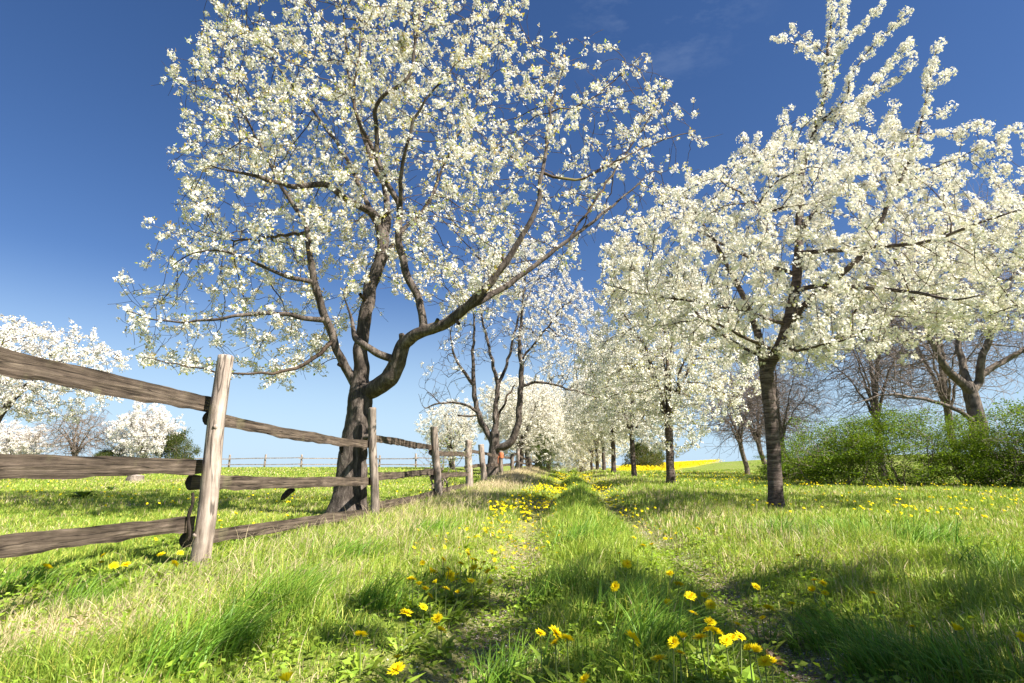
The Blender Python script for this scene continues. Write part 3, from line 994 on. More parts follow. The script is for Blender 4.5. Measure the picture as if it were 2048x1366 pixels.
# ---- the big old cherry behind the fence
def big_cherry():
    rng = np.random.default_rng(101)
    Y = 8.3
    base = at(694, 1030, Y); base[2] = float(zt(base[0], base[1])) - 0.05
    def pts(lst): return [at(q[0], q[1], Y + (q[2] if len(q) > 2 else 0)) for q in lst]
    sk = Skel()
    tr = [base] + pts([(697, 1000), (700, 960), (706, 900), (714, 845), (718, 805), (720, 780)])
    sk.poly(tr, [0.31, 0.235, 0.213, 0.195, 0.172, 0.18, 0.165], 0.12, True, 0.006, rng)
    P = lambda l, r, w=0.012: sk.poly(pts(l), r, 0.13, False, w, rng)
    P([(720, 790), (722, 720), (726, 660, .05), (738, 590, .1), (752, 540, .15), (765, 496, .2), (757, 440, .2), (739, 421, .1), (695, 400, -.1), (647, 367, -.3), (598, 373, -.5), (546, 364, -.8), (489, 347, -1.0), (430, 335, -1.2)],
      [.13, .108, .10, .098, .096, .085, .072, .062, .052, .044, .038, .03, .02, .01])
    P([(765, 496, .2), (775, 450, .5), (770, 380, .8), (745, 320, 1.0), (720, 250, 1.2), (700, 170, 1.3), (690, 60, 1.3), (670, -60, 1.2)], [.07, .06, .05, .042, .034, .027, .02, .01])
    P([(712, 790), (690, 735, -.05), (668, 680, -.15), (652, 640, -.25), (640, 600, -.3), (626, 545, -.4), (618, 500, -.45), (612, 450, -.4), (580, 400, -.2), (540, 330, 0), (500, 250, .2), (450, 180, .3)],
      [.085, .064, .058, .057, .052, .048, .043, .037, .03, .023, .016, .009])
    P([(722, 785), (752, 776, -.1), (782, 754, -.25), (797, 722, -.32), (805, 690, -.4), (828, 671, -.5), (868, 656, -.6), (907, 636, -.7), (942, 608, -.8), (985, 562, -.9), (1010, 528, -.95), (1045, 470, -1.0), (1070, 425, -1.0), (1085, 345, -.9), (1093, 280, -.8), (1105, 200, -.6), (1130, 130, -.5)],
      [.13, .118, .125, .118, .10, .085, .078, .07, .062, .052, .045, .038, .034, .027, .021, .015, .008])
    P([(935, 600, -.8), (1000, 580, -.6), (1050, 545, -.5), (1100, 508, -.4), (1140, 478, -.3), (1200, 430, -.2), (1250, 390, 0), (1310, 340, .1)], [.055, .042, .036, .032, .027, .021, .015, .008])
    P([(845, 660, -.55), (840, 612, -.5), (818, 562, -.5), (800, 500, -.5), (797, 460, -.5), (800, 421, -.5), (778, 373, -.5), (757, 325, -.5), (739, 285, -.5), (713, 228, -.5), (708, 184, -.4), (720, 100, -.3), (740, 0, -.2)],
      [.06, .056, .053, .05, .047, .043, .038, .034, .03, .025, .02, .014, .008])
    P([(757, 325, -.5), (750, 215, -.8), (765, 193, -.9), (814, 158, -1.0), (827, 123, -1.0), (836, 53, -1.0), (842, -30, -1.0)], [.035, .03, .028, .025, .022, .017, .01])
    P([(800, 421, -.5), (805, 325, -.9), (822, 263, -1.1), (850, 200, -1.2), (920, 120, -1.2)], [.035, .026, .022, .016, .008])
    P([(790, 735, -.28), (756, 708, -.45), (730, 691, -.55), (712, 680, -.5), (704, 640, -.3), (690, 600, -.3)], [.055, .052, .048, .045, .022, .010], .006)
    for q0, q1, r0 in [((812, 682, -.42), (803, 668, -.5), .045), ((872, 655, -.6), (876, 638, -.7), .03), ((735, 600, .05), (720, 588, -.1), .035), ((690, 735, -.05), (676, 728, -.15), .03),
                       ((905, 634, -.7), (918, 648, -.78), .028), ((722, 880, 0), (741, 872, -.12), .05), ((1012, 527, -.95), (1003, 512, -1.0), .022), ((757, 440, .2), (772, 430, .1), .03)]:
        P([q0, q1], [r0, r0 * .85], .002)
    P([(650, 640, -.25), (560, 628, -.6), (490, 630, -.9), (420, 640, -1.1), (340, 642, -1.2), (255, 622, -1.2)], [.04, .03, .024, .018, .012, .006])
    P([(664, 690, -.1), (610, 728, -.5), (545, 748, -.8), (470, 747, -1.0), (390, 735, -1.0), (290, 715, -1.0)], [.034, .026, .02, .015, .011, .006])
    P([(628, 555, -.4), (560, 548, -.6), (500, 520, -.8), (430, 500, -1.0), (360, 520, -1.0)], [.035, .027, .02, .014, .007])
    P([(614, 460, -.4), (560, 470, .1), (480, 480, .5), (400, 470, .8)], [.03, .024, .016, .008])
    P([(755, 470, .2), (700, 330, .9), (640, 240, 1.3), (560, 140, 1.6), (500, 40, 1.7)], [.045, .034, .026, .017, .008])
    P([(745, 560, .15), (800, 470, .9), (860, 400, 1.4), (900, 300, 1.7), (960, 200, 1.8)], [.05, .04, .032, .022, .01])
    P([(1085, 340, -.9), (1150, 360, -.8), (1220, 330, -.7), (1300, 290, -.5), (1390, 260, -.3)], [.022, .018, .014, .010, .006])
    P([(1100, 215, -.7), (1180, 200, -.8), (1240, 150, -.8), (1290, 105, -.8)], [.016, .013, .010, .005])
    P([(1140, 478, -.3), (1230, 340, .2), (1290, 250, .3), (1340, 160, .4)], [.02, .015, .010, .005])
    crown = [(225, 600), (240, 725), (340, 745), (440, 745), (560, 770), (650, 750), (690, 660), (800, 600), (900, 640), (1010, 600), (1080, 600), (1150, 540), (1220, 480), (1330, 430), (1400, 330), (1380, 210), (1310, 170), (1290, 110), (1180, 75), (1060, 50), (1040, -60), (930, -190), (760, -280), (600, -240), (460, -150), (370, 10), (410, 70), (340, 165), (360, 260), (330, 310), (350, 380), (315, 440), (315, 530)]
    def bias(px, py):
        d = np.where(px > 1040, 0.27, 1.0) * np.where((px > 640) & (px < 860) & (py > 540), 0.25, 1.0) * np.where((py > 620), 0.6, 1.0) * np.where((px > 860) & (px < 1160) & (py > 380), 1.9, 1.0)
        return np.where((px > 1150) & (py < 420), 0.5, d)
    A = px_attractors(crown, Y + 0.55, 2.4, 3100, rng, bias)
    sk.grow(A, 0.15, 1.5, 0.24, 170, rng, droop=0.03, wander=0.22, keep=0.45, from_r=0.13)
    sk.twigs(0.16, (0.15, 0.45), rng, up=-0.02)
    sk.finish(0.0034, 2.15)
    def where(P):
        px, py = project(P)
        return np.where((px > 1040), 0.62, 1.0) * np.where(py > 560, 0.9, 1.0) * (0.25 + 1.4 * vnoise(px * 0.025, py * 0.025, 8))
    bl = bloom(sk, rng, None, 0.015, 0.100, 0.74, 10, 0.049, 0.0195, 5, 2.3, 0.044, tone=(0.88, 0.86, 0.81), where=where)
    root = empty("cherry_tree", base, 0, "large old white flowering cherry with a dark forked trunk behind the rail fence", "tree")
    assemble(root, sk, base, "old_bark", "twig", bl, 0.04, 0.035, 0.10)
    return root


def young_cherry():
    rng = np.random.default_rng(202)
    Y = 9.0
    base = at(1552, 1008, Y); base[2] = float(zt(base[0], base[1])) - 0.04
    def pts(lst): return [at(q[0], q[1], Y + (q[2] if len(q) > 2 else 0)) for q in lst]
    sk = Skel()
    sk.poly([base] + pts([(1551, 985), (1548, 930), (1543, 850), (1537, 780), (1532, 740)]), [.14, .112, .103, .10, .102, .106], 0.12, True, 0.004, rng)
    P = lambda l, r, w=0.008: sk.poly(pts(l), r, 0.13, False, w, rng)
    P([(1534, 745), (1556, 703), (1574, 650), (1590, 580), (1596, 520), (1597, 460), (1602, 351, .1), (1618, 300, .1), (1633, 246, .1), (1649, 193, .1), (1655, 100, .1), (1662, 40, .1), (1664, -15, .1)], [.10, .092, .085, .078, .07, .062, .05, .042, .036, .03, .022, .014, .008])
    P([(1532, 742), (1520, 690), (1506, 640, .2), (1480, 580, .4), (1445, 510, .6), (1400, 440, .8), (1370, 390, .8)], [.08, .068, .055, .045, .034, .022, .012])
    P([(1650, 200, .1), (1672, 120, .15), (1682, 50, .2), (1690, -20, .2)], [.02, .015, .011, .006])
    P([(1652, 130, .1), (1600, 92, -.1), (1542, 72, -.2)], [.012, .009, .005])
    P([(1652, 118, .1), (1612, 75, .2), (1578, 54, .3)], [.011, .008, .005])
    P([(1660, 130, .1), (1690, 85, 0), (1720, 58, 0), (1768, 6, 0)], [.011, .009, .007, .004])
    P([(1633, 246, .1), (1690, 200, -.2), (1702, 150, -.3), (1745, 92, -.35), (1790, 50, -.4), (1822, 18, -.4)], [.02, .015, .012, .01, .008, .005])
    P([(1633, 250, .1), (1690, 226, 0), (1720, 206, .1), (1747, 168, .2), (1778, 130, .3), (1828, 80, .3)], [.02, .016, .013, .011, .008, .005])
    P([(1720, 208, .1), (1762, 180, -.1), (1802, 152, -.2), (1826, 128, -.3), (1826, 100, -.3)], [.011, .009, .008, .006, .004])
    P([(1575, 650), (1620, 600, -.3), (1680, 550, -.6), (1717, 518, -.7), (1756, 452, -.8), (1783, 391, -.9), (1800, 360, -.9), (1827, 299, -.9), (1844, 237, -.9), (1853, 193, -.9), (1868, 120, -.9), (1876, 82, -.9)],
      [.06, .052, .046, .042, .037, .032, .028, .023, .018, .014, .009, .005])
    P([(1855, 180, -.9), (1880, 160, -1), (1902, 145, -1)], [.008, .006, .004])
    P([(1844, 240, -.9), (1880, 226, -1), (1906, 212, -1)], [.01, .007, .004])
    P([(1840, 262, -.9), (1900, 268, -1.1), (1963, 247, -1.2)], [.011, .008, .004])
    P([(1808, 350, -.9), (1870, 335, -1.2), (1925, 312, -1.3), (1975, 288, -1.4), (2035, 258, -1.4)], [.013, .010, .008, .006, .004])
    P([(1600, 360, .1), (1555, 352, 0), (1500, 300, 0), (1480, 270, 0)], [.025, .018, .010, .005])
    P([(1545, 340, 0), (1560, 260, .1), (1584, 212, .1)], [.012, .008, .004])
    P([(1745, 300, -.3), (1785, 260, -.4), (1790, 200, -.4)], [.011, .008, .004])
    P([(1590, 580), (1640, 572, -.4), (1720, 574, -1.0), (1787, 580, -1.5), (1835, 585, -1.9), (1900, 600, -2.3), (1960, 590, -2.6)], [.042, .036, .03, .025, .02, .014, .007])
    P([(1597, 510), (1640, 503, -.3), (1721, 496, -.8), (1853, 483, -1.6), (1919, 461, -2.0), (1980, 439, -2.4), (2100, 400, -2.6)], [.042, .036, .03, .022, .018, .013, .007])
    P([(1594, 545), (1510, 520, .3), (1430, 480, .5), (1340, 430, .7)], [.036, .026, .016, .007])
    P([(1575, 650), (1490, 625, -.3), (1400, 605, -.6), (1300, 590, -.8), (1210, 570, -.8)], [.034, .026, .018, .012, .006])
    P([(1540, 720), (1460, 680, .7), (1390, 620, 1.3), (1330, 540, 1.7)], [.034, .026, .018, .008])
    P([(1560, 690), (1640, 690, .5), (1730, 660, 1.0), (1820, 600, 1.3), (1880, 520, 1.4)], [.036, .028, .02, .014, .007])
    P([(1560, 690), (1590, 700, -.8), (1640, 690, -1.6), (1720, 670, -2.2)], [.032, .024, .016, .008])
    P([(1555, 700), (1500, 680, -.8), (1440, 650, -1.5), (1380, 630, -1.9)], [.032, .024, .016, .008])
    P([(1597, 470), (1640, 400, .8), (1680, 340, 1.4), (1720, 300, 1.7)], [.035, .026, .018, .008])
    P([(1600, 400), (1550, 420, -.7), (1500, 400, -1.3), (1440, 360, -1.7)], [.03, .022, .015, .007])
    crown = [(1185, 560), (1235, 430), (1330, 380), (1430, 320), (1520, 275), (1600, 240), (1700, 230), (1800, 260), (1880, 330), (1940, 400), (2030, 370), (2280, 380), (2330, 560), (2150, 640), (1960, 670), (1860, 720), (1720, 705), (1650, 760), (1600, 720), (1500, 740), (1400, 710), (1300, 680), (1210, 625)]
    A = px_attractors(crown, Y, 2.5, 2900, rng, lambda px, py: np.where(px > 2060, 0.4, 1.0) * np.where((py > 640), 0.6, 1.0), zmin=1.7)
    A = A[np.hypot(A[:, 0], A[:, 1]) > 4.2]
    qx, qy = project(A)
    A = A[rng.random(len(A)) < np.clip(0.35 + (qy - 230) / 230, 0.35, 1)]
    sk.grow(A, 0.15, 1.3, 0.25, 150, rng, droop=-0.03, wander=0.16, keep=0.7, from_r=0.09)
    sk.twigs(0.10, (0.1, 0.3), rng, up=0.2)
    sk.finish(0.004, 2.2)
    given = np.array(sk.r)
    bl = bloom(sk, rng, lambda i: np.where((given[i] > 0) & (sk.P[i, 2] > 5.3) & (sk.rad[i] < 0.046), 2.1, 0.0) * np.where(sk.rad[i] > 0.024, 0.8, 1.0), 0.016, 0.075, 0.74, 13, 0.064, 0.0215, 5, 0.9, 0.032, tone=(0.88, 0.86, 0.80), leaf_cols=[(0.34, 0.38, 0.06), (0.40, 0.38, 0.08)], hug=0.8)
    root = empty("cherry_tree", base, 0, "young white flowering cherry with tall upright shoots and slim trunk, front of the row", "tree")
    assemble(root, sk, base, "young_bark", "twig", bl, 0.04, 0.04, 0.05)
    return root


def blob_points(n, c, r, rng, lumps=0.25, seed=0):
    """Points in a lumpy ellipsoid."""
    d = rand_dirs(n, rng)
    k = 1 - lumps + 2 * lumps * vnoise(d[:, 0] * 2.2 + seed * 3.1, d[:, 1] * 2.2 + d[:, 2] * 3.3, seed)
    return np.array(c) + d * (rng.random((n, 1)) ** (1 / 2.3)) * k[:, None] * np.array(r)


def proto_tree(seed, h_trunk, r_trunk, crown_c, crown_r, n_attr, limbs=5, lean=(0, 0), step=0.22, kill=0.34, infl=2.2, tip=0.006, name="cherry_tree", bark="young_bark",
               twig="twig", blossom=None, twig_prob=0.15, twig_len=(0.2, 0.5), wander=0.22, up=0.1, lumps=0.3, bump=0.06, low=0.5):
    """A free-standing tree at the origin."""
    rng = np.random.default_rng(seed)
    sk = Skel()
    top = np.array((lean[0], lean[1], h_trunk))
    sk.poly([(0, 0, -0.15), (0.02 * lean[0], 0, 0.25 * h_trunk), 0.5 * top + np.array((0.03, 0.02, 0)), top], [r_trunk * 1.35, r_trunk * 1.05, r_trunk, r_trunk * 0.95], 0.2, True, 0.01, rng)
    crown_c = np.array(crown_c, float)
    for k in range(limbs):
        a = 2 * math.pi * (k + rng.uniform(-0.25, 0.25)) / limbs
        out = np.array((math.cos(a), math.sin(a), 0)) * np.array(crown_r) * rng.uniform(0.45, 0.7)
        e = crown_c + out + np.array((0, 0, rng.uniform(-0.15, 0.45) * crown_r[2]))
        mid = 0.5 * (top + e) + np.array((0, 0, rng.uniform(-0.1, 0.12) * crown_r[2])) - 0.12 * out
        r0 = r_trunk * rng.uniform(0.45, 0.68)
        sk.poly([top * rng.uniform(0.85, 1.0), mid, e], [r0, r0 * 0.55, r0 * 0.2], 0.2, False, 0.03, rng)
    lead = crown_c + np.array((rng.normal(0, .2), rng.normal(0, .2), crown_r[2] * 0.7))
    sk.poly([top, 0.5 * (top + lead) + rng.normal(0, 0.15, 3), lead], [r_trunk * 0.75, r_trunk * 0.4, r_trunk * 0.12], 0.2, False, 0.03, rng)
    A = blob_points(n_attr, crown_c, crown_r, rng, lumps, seed)
    A = A[A[:, 2] > low]
    sk.grow(A, step, infl, kill, 140, rng, wander=wander, keep=0.5, droop=-0.02, from_r=r_trunk * 0.8)
    sk.twigs(twig_prob, twig_len, rng, up=up)
    if not blossom:
        sk.twigs(0.05, (0.25, 0.6), rng, up=up)
    sk.finish(tip, 2.2)
    bl = bloom(sk, rng, **blossom) if blossom else None
    root = empty(name, (0, 0, 0))
    assemble(root, sk, np.zeros(3), bark, twig, bl, max(0.04, r_trunk * 0.3), 0.08, bump)
    return root


def put(root, x, y, label, rz=0.0, scale=1.0, cat="tree", group=None, sink=0.05):
    root.location = (x, y, float(zt(x, y)) - sink)
    root.rotation_euler = (0, 0, rz)
    root.scale = scale if hasattr(scale, '__len__') else (scale,) * 3
    return tag(root, label, cat, group)


def copy_to(root, x, y, label, rz=0.0, scale=1.0, group=None, sink=0.05):
    return dup(root, (x, y, float(zt(x, y)) - sink), rz, scale, label, group)


big_cherry()
young_cherry()

ROW = "young cherries in the row right of the track"
FARB = dict(maxr=0.022, spacing=0.085, prob=0.9, nf=7, cr=0.085, fr=0.030, petals=1, leaves=0.7, leaf_len=0.06, tone=(0.87, 0.86, 0.80))
pa = proto_tree(31, 2.0, 0.125, (0, 0, 4.5), (2.75, 2.75, 2.95), 2500, 6, (0.05, 0.02), blossom=FARB)
put(pa, 5.02, 18.5, "white flowering cherry with a slim trunk, second tree of the row right of the track", 0.4, 1.0, group=ROW)
pb = proto_tree(32, 1.9, 0.115, (0.1, 0, 4.1), (2.65, 2.65, 2.75), 2300, 5, (-0.05, 0.02), blossom=FARB)
put(pb, 5.75, 27.5, "white flowering cherry with a slim trunk, third tree of the row right of the track", 1.0, 1.0, group=ROW)
for i, (x, y, s, nth) in enumerate([(6.45, 37.0, 1.12, "fourth"), (7.35, 46.5, 1.2, "fifth"), (8.2, 56, 1.3, "sixth"), (9.0, 66, 1.35, "seventh")]):
    copy_to((pa, pb)[i % 2], x, y, f"white flowering cherry, {nth} tree of the row right of the track", 1.7 * i + 0.5, s)
# the row goes on beside and behind the camera; this one shades the foreground
pn = proto_tree(33, 2.0, 0.125, (0, 0, 4.5), (2.3, 2.3, 2.6), 1700, 5, (0.05, 0.02), step=0.2, lumps=0.5, blossom=dict(FARB, prob=0.9, nf=10))
put(pn, 5.15, 0.0, "white flowering cherry at the near end of the row, shading the foreground grass", 2.2, 0.9)

# ---- old half-bare cherry beyond the fence
def old_sparse():
    rng = np.random.default_rng(303)
    Y = 26.0
    base = at(985, 945, Y); base[2] = float(zt(base[0], base[1])) - 0.1
    def pts(lst): return [at(q[0], q[1], Y + (q[2] if len(q) > 2 else 0)) for q in lst]
    sk = Skel()
    sk.poly([base] + pts([(986, 925), (988, 890), (990, 868)]), [.36, .26, .22, .21], 0.2, True, 0.01, rng)
    P = lambda l, r, w=0.03: sk.poly(pts(l), r, 0.2, False, w, rng)
    P([(988, 900), (1020, 885, -.3), (1036, 850, -.4), (1040, 800, -.4), (1043, 740, -.4), (1040, 690, -.3), (1045, 620, -.2), (1050, 560, 0)], [.18, .165, .145, .13, .11, .09, .06, .03])
    P([(988, 885), (965, 850, .2), (952, 815, .3), (948, 770, .3), (946, 720, .3), (948, 650, .2), (944, 600, 0)], [.155, .13, .115, .10, .075, .05, .025])
    P([(989, 870), (992, 820), (996, 775), (985, 730), (975, 680, .3), (962, 620, .4), (965, 560, .4)], [.14, .115, .10, .08, .06, .045, .02])
    P([(948, 770, .3), (925, 740, .2), (905, 700, 0), (900, 660, 0)], [.09, .07, .05, .02])
    P([(955, 825, .3), (925, 808, 0), (880, 806, -.4), (850, 818, -.6), (838, 826, -.7)], [.07, .055, .04, .025, .01])
    P([(880, 806, -.4), (858, 785, -.3), (840, 775, -.3)], [.03, .018, .008])
    P([(952, 835, .3), (930, 832, .1), (915, 831, 0)], [.05, .045, .04])
    P([(1040, 770, -.4), (1080, 765, -.2), (1150, 780, 0), (1215, 805, .3)], [.07, .055, .035, .012])
    P([(996, 775), (1015, 725, .4), (1035, 640, .7), (1070, 560, 1.0)], [.09, .07, .045, .02])
    P([(990, 850), (1012, 800, .3), (1030, 770, .3)], [.06, .05, .03])
    P([(1042, 720, -.4), (1090, 660, -.6), (1130, 610, -.6), (1160, 580, -.6)], [.06, .045, .03, .012])
    crown = [(840, 760), (870, 680), (900, 600), (940, 530), (1000, 480), (1060, 470), (1130, 530), (1190, 600), (1200, 690), (1180, 770), (1100, 780), (1060, 720), (1000, 700), (930, 770), (870, 830), (830, 830)]
    A = px_attractors(crown, Y, 2.6, 1900, rng, lambda px, py: np.where((px > 1040) | (py < 600), 1.0, 0.35))
    sk.grow(A, 0.24, 2.4, 0.38, 130, rng, wander=0.3, keep=0.4, from_r=0.16)
    sk.twigs(0.22, (0.25, 0.7), rng, up=0.05)
    sk.finish(0.0075, 2.1)
    def where(Q):
        px, py = project(Q)
        return np.clip(0.12 + 0.8 * sstep(980, 1080, px) * sstep(800, 730, py) + 0.8 * sstep(690, 590, py), 0, 0.95) * (0.4 + 0.9 * vnoise(px * 0.02, py * 0.02, 5))
    bl = bloom(sk, rng, None, 0.026, 0.12, 0.95, 8, 0.08, 0.028, 1, 0.4, 0.05, tone=(0.87, 0.85, 0.81), where=where)
    root = empty("cherry_tree", base, 0, "old half bare cherry with several crooked dark stems, behind the orange banded fence post", "tree")
    assemble(root, sk, base, "old_bark", "twig", bl, 0.08, 0.07, 0.08)


old_sparse()

# ---- the avenue running on beyond it, left of the track
OLDB = dict(maxr=0.026, spacing=0.10, prob=0.9, nf=7, cr=0.11, fr=0.037, petals=1, leaves=0.6, leaf_len=0.07, tone=(0.87, 0.85, 0.79), leaf_cols=[(0.48, 0.46, 0.12), (0.48, 0.40, 0.15)])
AVE = "old cherries lining the left side of the track"
pc = proto_tree(41, 1.6, 0.24, (0, 0, 4.0), (3.1, 3.1, 2.9), 2300, 6, (0.2, 0), bark="old_bark", blossom=OLDB, bump=0.09, step=0.26, kill=0.40, tip=0.007)
put(pc, 0.35, 34, "old white flowering cherry on the left of the track, just beyond the half bare cherry", 0.3, (0.85, 0.85, 0.8), group=AVE)
copy_to(pc, 1.25, 43, "old white flowering cherry on the left of the track, beside the round green bush", 2.0, 0.95)
copy_to(pc, 2.55, 53, "old white flowering cherry on the left of the track, beyond the crest", 4.0, 1.1)
copy_to(pc, 3.9, 64, "old white flowering cherry on the left of the track, far end of the avenue", 5.1, 1.2)
copy_to(pc, 9.4, 78, "white flowering cherry whose crown closes the far end of the avenue", 1.1, 1.25)
copy_to(pc, -4.3, 42, "low white flowering tree beyond the paddock, seen left of the half bare cherry", 3.0, 0.72)

# ---- blossom trees across the paddock
PADB = dict(maxr=0.03, spacing=0.10, prob=0.95, nf=7, cr=0.10, fr=0.036, petals=1, leaves=0.5, leaf_len=0.06, tone=(0.87, 0.84, 0.83))
pd_ = proto_tree(51, 1.1, 0.22, (0.9, 0, 4.45), (3.9, 3.4, 2.35), 2300, 6, (0.9, 0.1), bark="old_bark", blossom=PADB, bump=0.08, step=0.24, kill=0.38, tip=0.007, lumps=0.35, low=2.6)
put(pd_, -20.3, 21.0, "spreading white flowering tree with a leaning trunk, cut by the photo's left edge", 0, 0.9)
pe = proto_tree(52, 0.9, 0.2, (0, 0, 2.9), (2.9, 2.6, 2.6), 2200, 6, (0.1, 0), bark="old_bark", blossom=dict(PADB, spacing=0.08, nf=8, cr=0.12, fr=0.042), step=0.26, kill=0.38, tip=0.008)
put(pe, -28.3, 44.5, "dense round white flowering tree at the far side of the paddock", 0.5, (0.80, 0.85, 0.90))
copy_to(pe, -37.5, 43, "low pinkish white flowering tree at the far paddock edge, below the leaning tree", 2.2, (0.95, 0.95, 0.62))
pf = proto_tree(53, 1.0, 0.2, (0.2, 0, 2.9), (3.2, 2.6, 2.1), 1500, 6, (0.2, 0), bark="old_bark", twig="bare_twig", step=0.26, kill=0.38, tip=0.012, twig_prob=0.7, twig_len=(0.3, 0.8),
                blossom=dict(PADB, spacing=0.16, prob=0.28, nf=2, fr=0.024, leaves=8.0, tone=(0.5, 0.42, 0.38), leaf_cols=[(0.16, 0.12, 0.07), (0.2, 0.17, 0.07), (0.26, 0.2, 0.12)]))
put(pf, -33.0, 43.5, "dull brownish tree with few flowers between the two far white trees", 0.9, (0.85, 0.85, 0.88))


# ------------------------------------------------------------------ shrubs and bare trees
def shrub(seed, r, n_attr, cols, per=13, leaf=0.05, spread=0.13, stems=9, name="shrub", step=0.2, z0=0.0, twigs=0.5, stem_mat="bare_twig"):
    rng = np.random.default_rng(seed)
    sk = Skel()
    first = True
    for k in range(stems):
        a = rng.uniform(0, 6.283); q = rng.uniform(0, 0.45)
        b0 = np.array((math.cos(a) * r[0] * q, math.sin(a) * r[1] * q, -0.1))
        e = np.array((math.cos(a) * r[0] * (q + 0.3), math.sin(a) * r[1] * (q + 0.3), r[2] * rng.uniform(0.6, 1.4)))
        sk.poly([b0, 0.5 * (b0 + e) + rng.normal(0, 0.1, 3), e], [0.03, 0.02, 0.010], 0.2, True, 0.03, rng)
    A = blob_points(n_attr, (0, 0, r[2] * 0.95), (r[0], r[1], r[2] * 1.05), rng, 0.5, seed)
    A = A[A[:, 2] > 0.12]
    sk.grow(A, step, 1.6, 0.28, 90, rng, wander=0.3, keep=0.4)
    sk.twigs(twigs, (0.2, 0.6), rng, up=0.35)
    sk.finish(0.005, 2.2)
    idx = np.where(sk.rad < 0.02)[0]
    nz = vnoise(sk.P[idx, 0] * 1.7 + seed, sk.P[idx, 2] * 1.7 + sk.P[idx, 1] * 1.3, seed)
    cnt = rng.poisson(per * (0.10 + 3.2 * np.clip(nz - 0.15, 0, 1) ** 1.6))
    ii = np.repeat(idx, cnt)
    C = sk.P[ii] + rng.normal(0, spread, (len(ii), 3)) * np.array((1, 1, 0.6))
    ok = C[:, 2] > 0.1
    ii, C = ii[ok], C[ok]
    L = leaf * rng.uniform(0.6, 1.4, len(C))
    V, Q = leaf_quads(C, rand_dirs(len(C), rng) + np.array((0, 0, .25)), rand_dirs(len(C), rng) + np.array((0, 0, 0.5)), L, L * 0.62, rng)
    pal = np.array(cols)
    c = pal[rng.integers(0, len(pal), len(C))] * rng.uniform(0.7, 1.3, (len(C), 1))
    root = empty(name, (0, 0, 0))
    (T, B) = limb_meshes(sk, 0.05, 0.1, 0.0, 3)
    V2, F2 = pack((T[0] + B[0], T[1] + B[1])) if not T[0] else pack(B)
    link("stems", make_mesh("stems", V2, F2, [M[stem_mat]], True), root)
    link("foliage", make_mesh("foliage", V, [Q], [M["leaf"]], False, c), root)
    return root


GREEN = [(0.10, 0.18, 0.012), (0.14, 0.23, 0.015), (0.20, 0.28, 0.018), (0.07, 0.12, 0.010)]
HEDGE = "hawthorn shrubs of the hedge below the bare trees"
s1 = shrub(61, (1.7, 1.3, 1.25), 1200, GREEN, per=30, leaf=0.050)
s2 = shrub(62, (1.5, 1.2, 1.45), 1200, GREEN, per=27, leaf=0.050)
hedge = [
    (s1, 9.9, 17.9, 0.3, (1.0, 1.0, 0.74), "fresh green shrub at the hedge's end nearest the track"),
    (s2, 11.7, 17.5, 1.3, (1.05, 1.0, 0.74), "airy green shrub of the hedge, under the twin stemmed bare tree"),
    (s1, 13.4, 16.6, 2.4, (1.0, 1.0, 0.74), "green shrub in the middle of the hedge, left of the big bare trunk"),
    (s2, 14.5, 15.6, 4.0, (1.1, 1.1, 0.80), "tallest green shrub of the hedge, in front of the big bare trunk"),
    (s1, 16.0, 15.5, 5.2, (1.0, 1.1, 0.88), "deep green shrub of the hedge at the photo's right edge"),
    (s2, 17.8, 16.6, 0.8, (1.2, 1.2, 0.9), "green shrub at the far right of the hedge, half outside the photo"),
]
used = set()
for root, x, y, rz, sc, lab in hedge:
    if id(root) in used:
        copy_to(root, x, y, lab, rz, sc, HEDGE)
    else:
        used.add(id(root)); put(root, x, y, lab, rz, sc, "shrub", HEDGE)
copy_to(s1, 10.6, 22.0, "small low green shrub on the bank behind the front cherry's trunk", 3.1, (0.8, 0.8, 0.45), "low shrubs away from the hedge")
copy_to(s2, 2.15, 37.5, "round green bush left of the track below the avenue blossom", 1.1, (0.65, 0.65, 1.0), "low shrubs away from the hedge")
s3 = shrub(63, (0.55, 0.5, 0.75), 160, [(0.16, 0.22, 0.05), (0.22, 0.27, 0.07)], per=5, leaf=0.045, spread=0.08, stems=6)
put(s3, -1.75, 15.0, "thin leafy sapling bush growing through the fence between two posts", 0, 1.0, "shrub")
s4 = shrub(64, (1.7, 1.4, 1.35), 700, [(0.05, 0.08, 0.018), (0.08, 0.11, 0.025), (0.12, 0.13, 0.03)], per=14, leaf=0.10, spread=0.16)
put(s4, 13.2, 58, "dark green bush on the rape field's edge, right of the third row tree", 0, (1, 1, 1.1), "shrub")
copy_to(s4, -26.3, 45.5, "green bush leaning out to the right of the round white tree", 2.0, (0.8, 0.8, 0.95))
copy_to(s4, -30.0, 43.6, "dark low bush under the round white tree", 1.2, (0.75, 0.7, 0.5))
copy_to(s4, 15.0, 63, "dark green bush on the rape field's edge, half hidden by the second row tree", 4.0, (0.9, 0.9, 1.0))


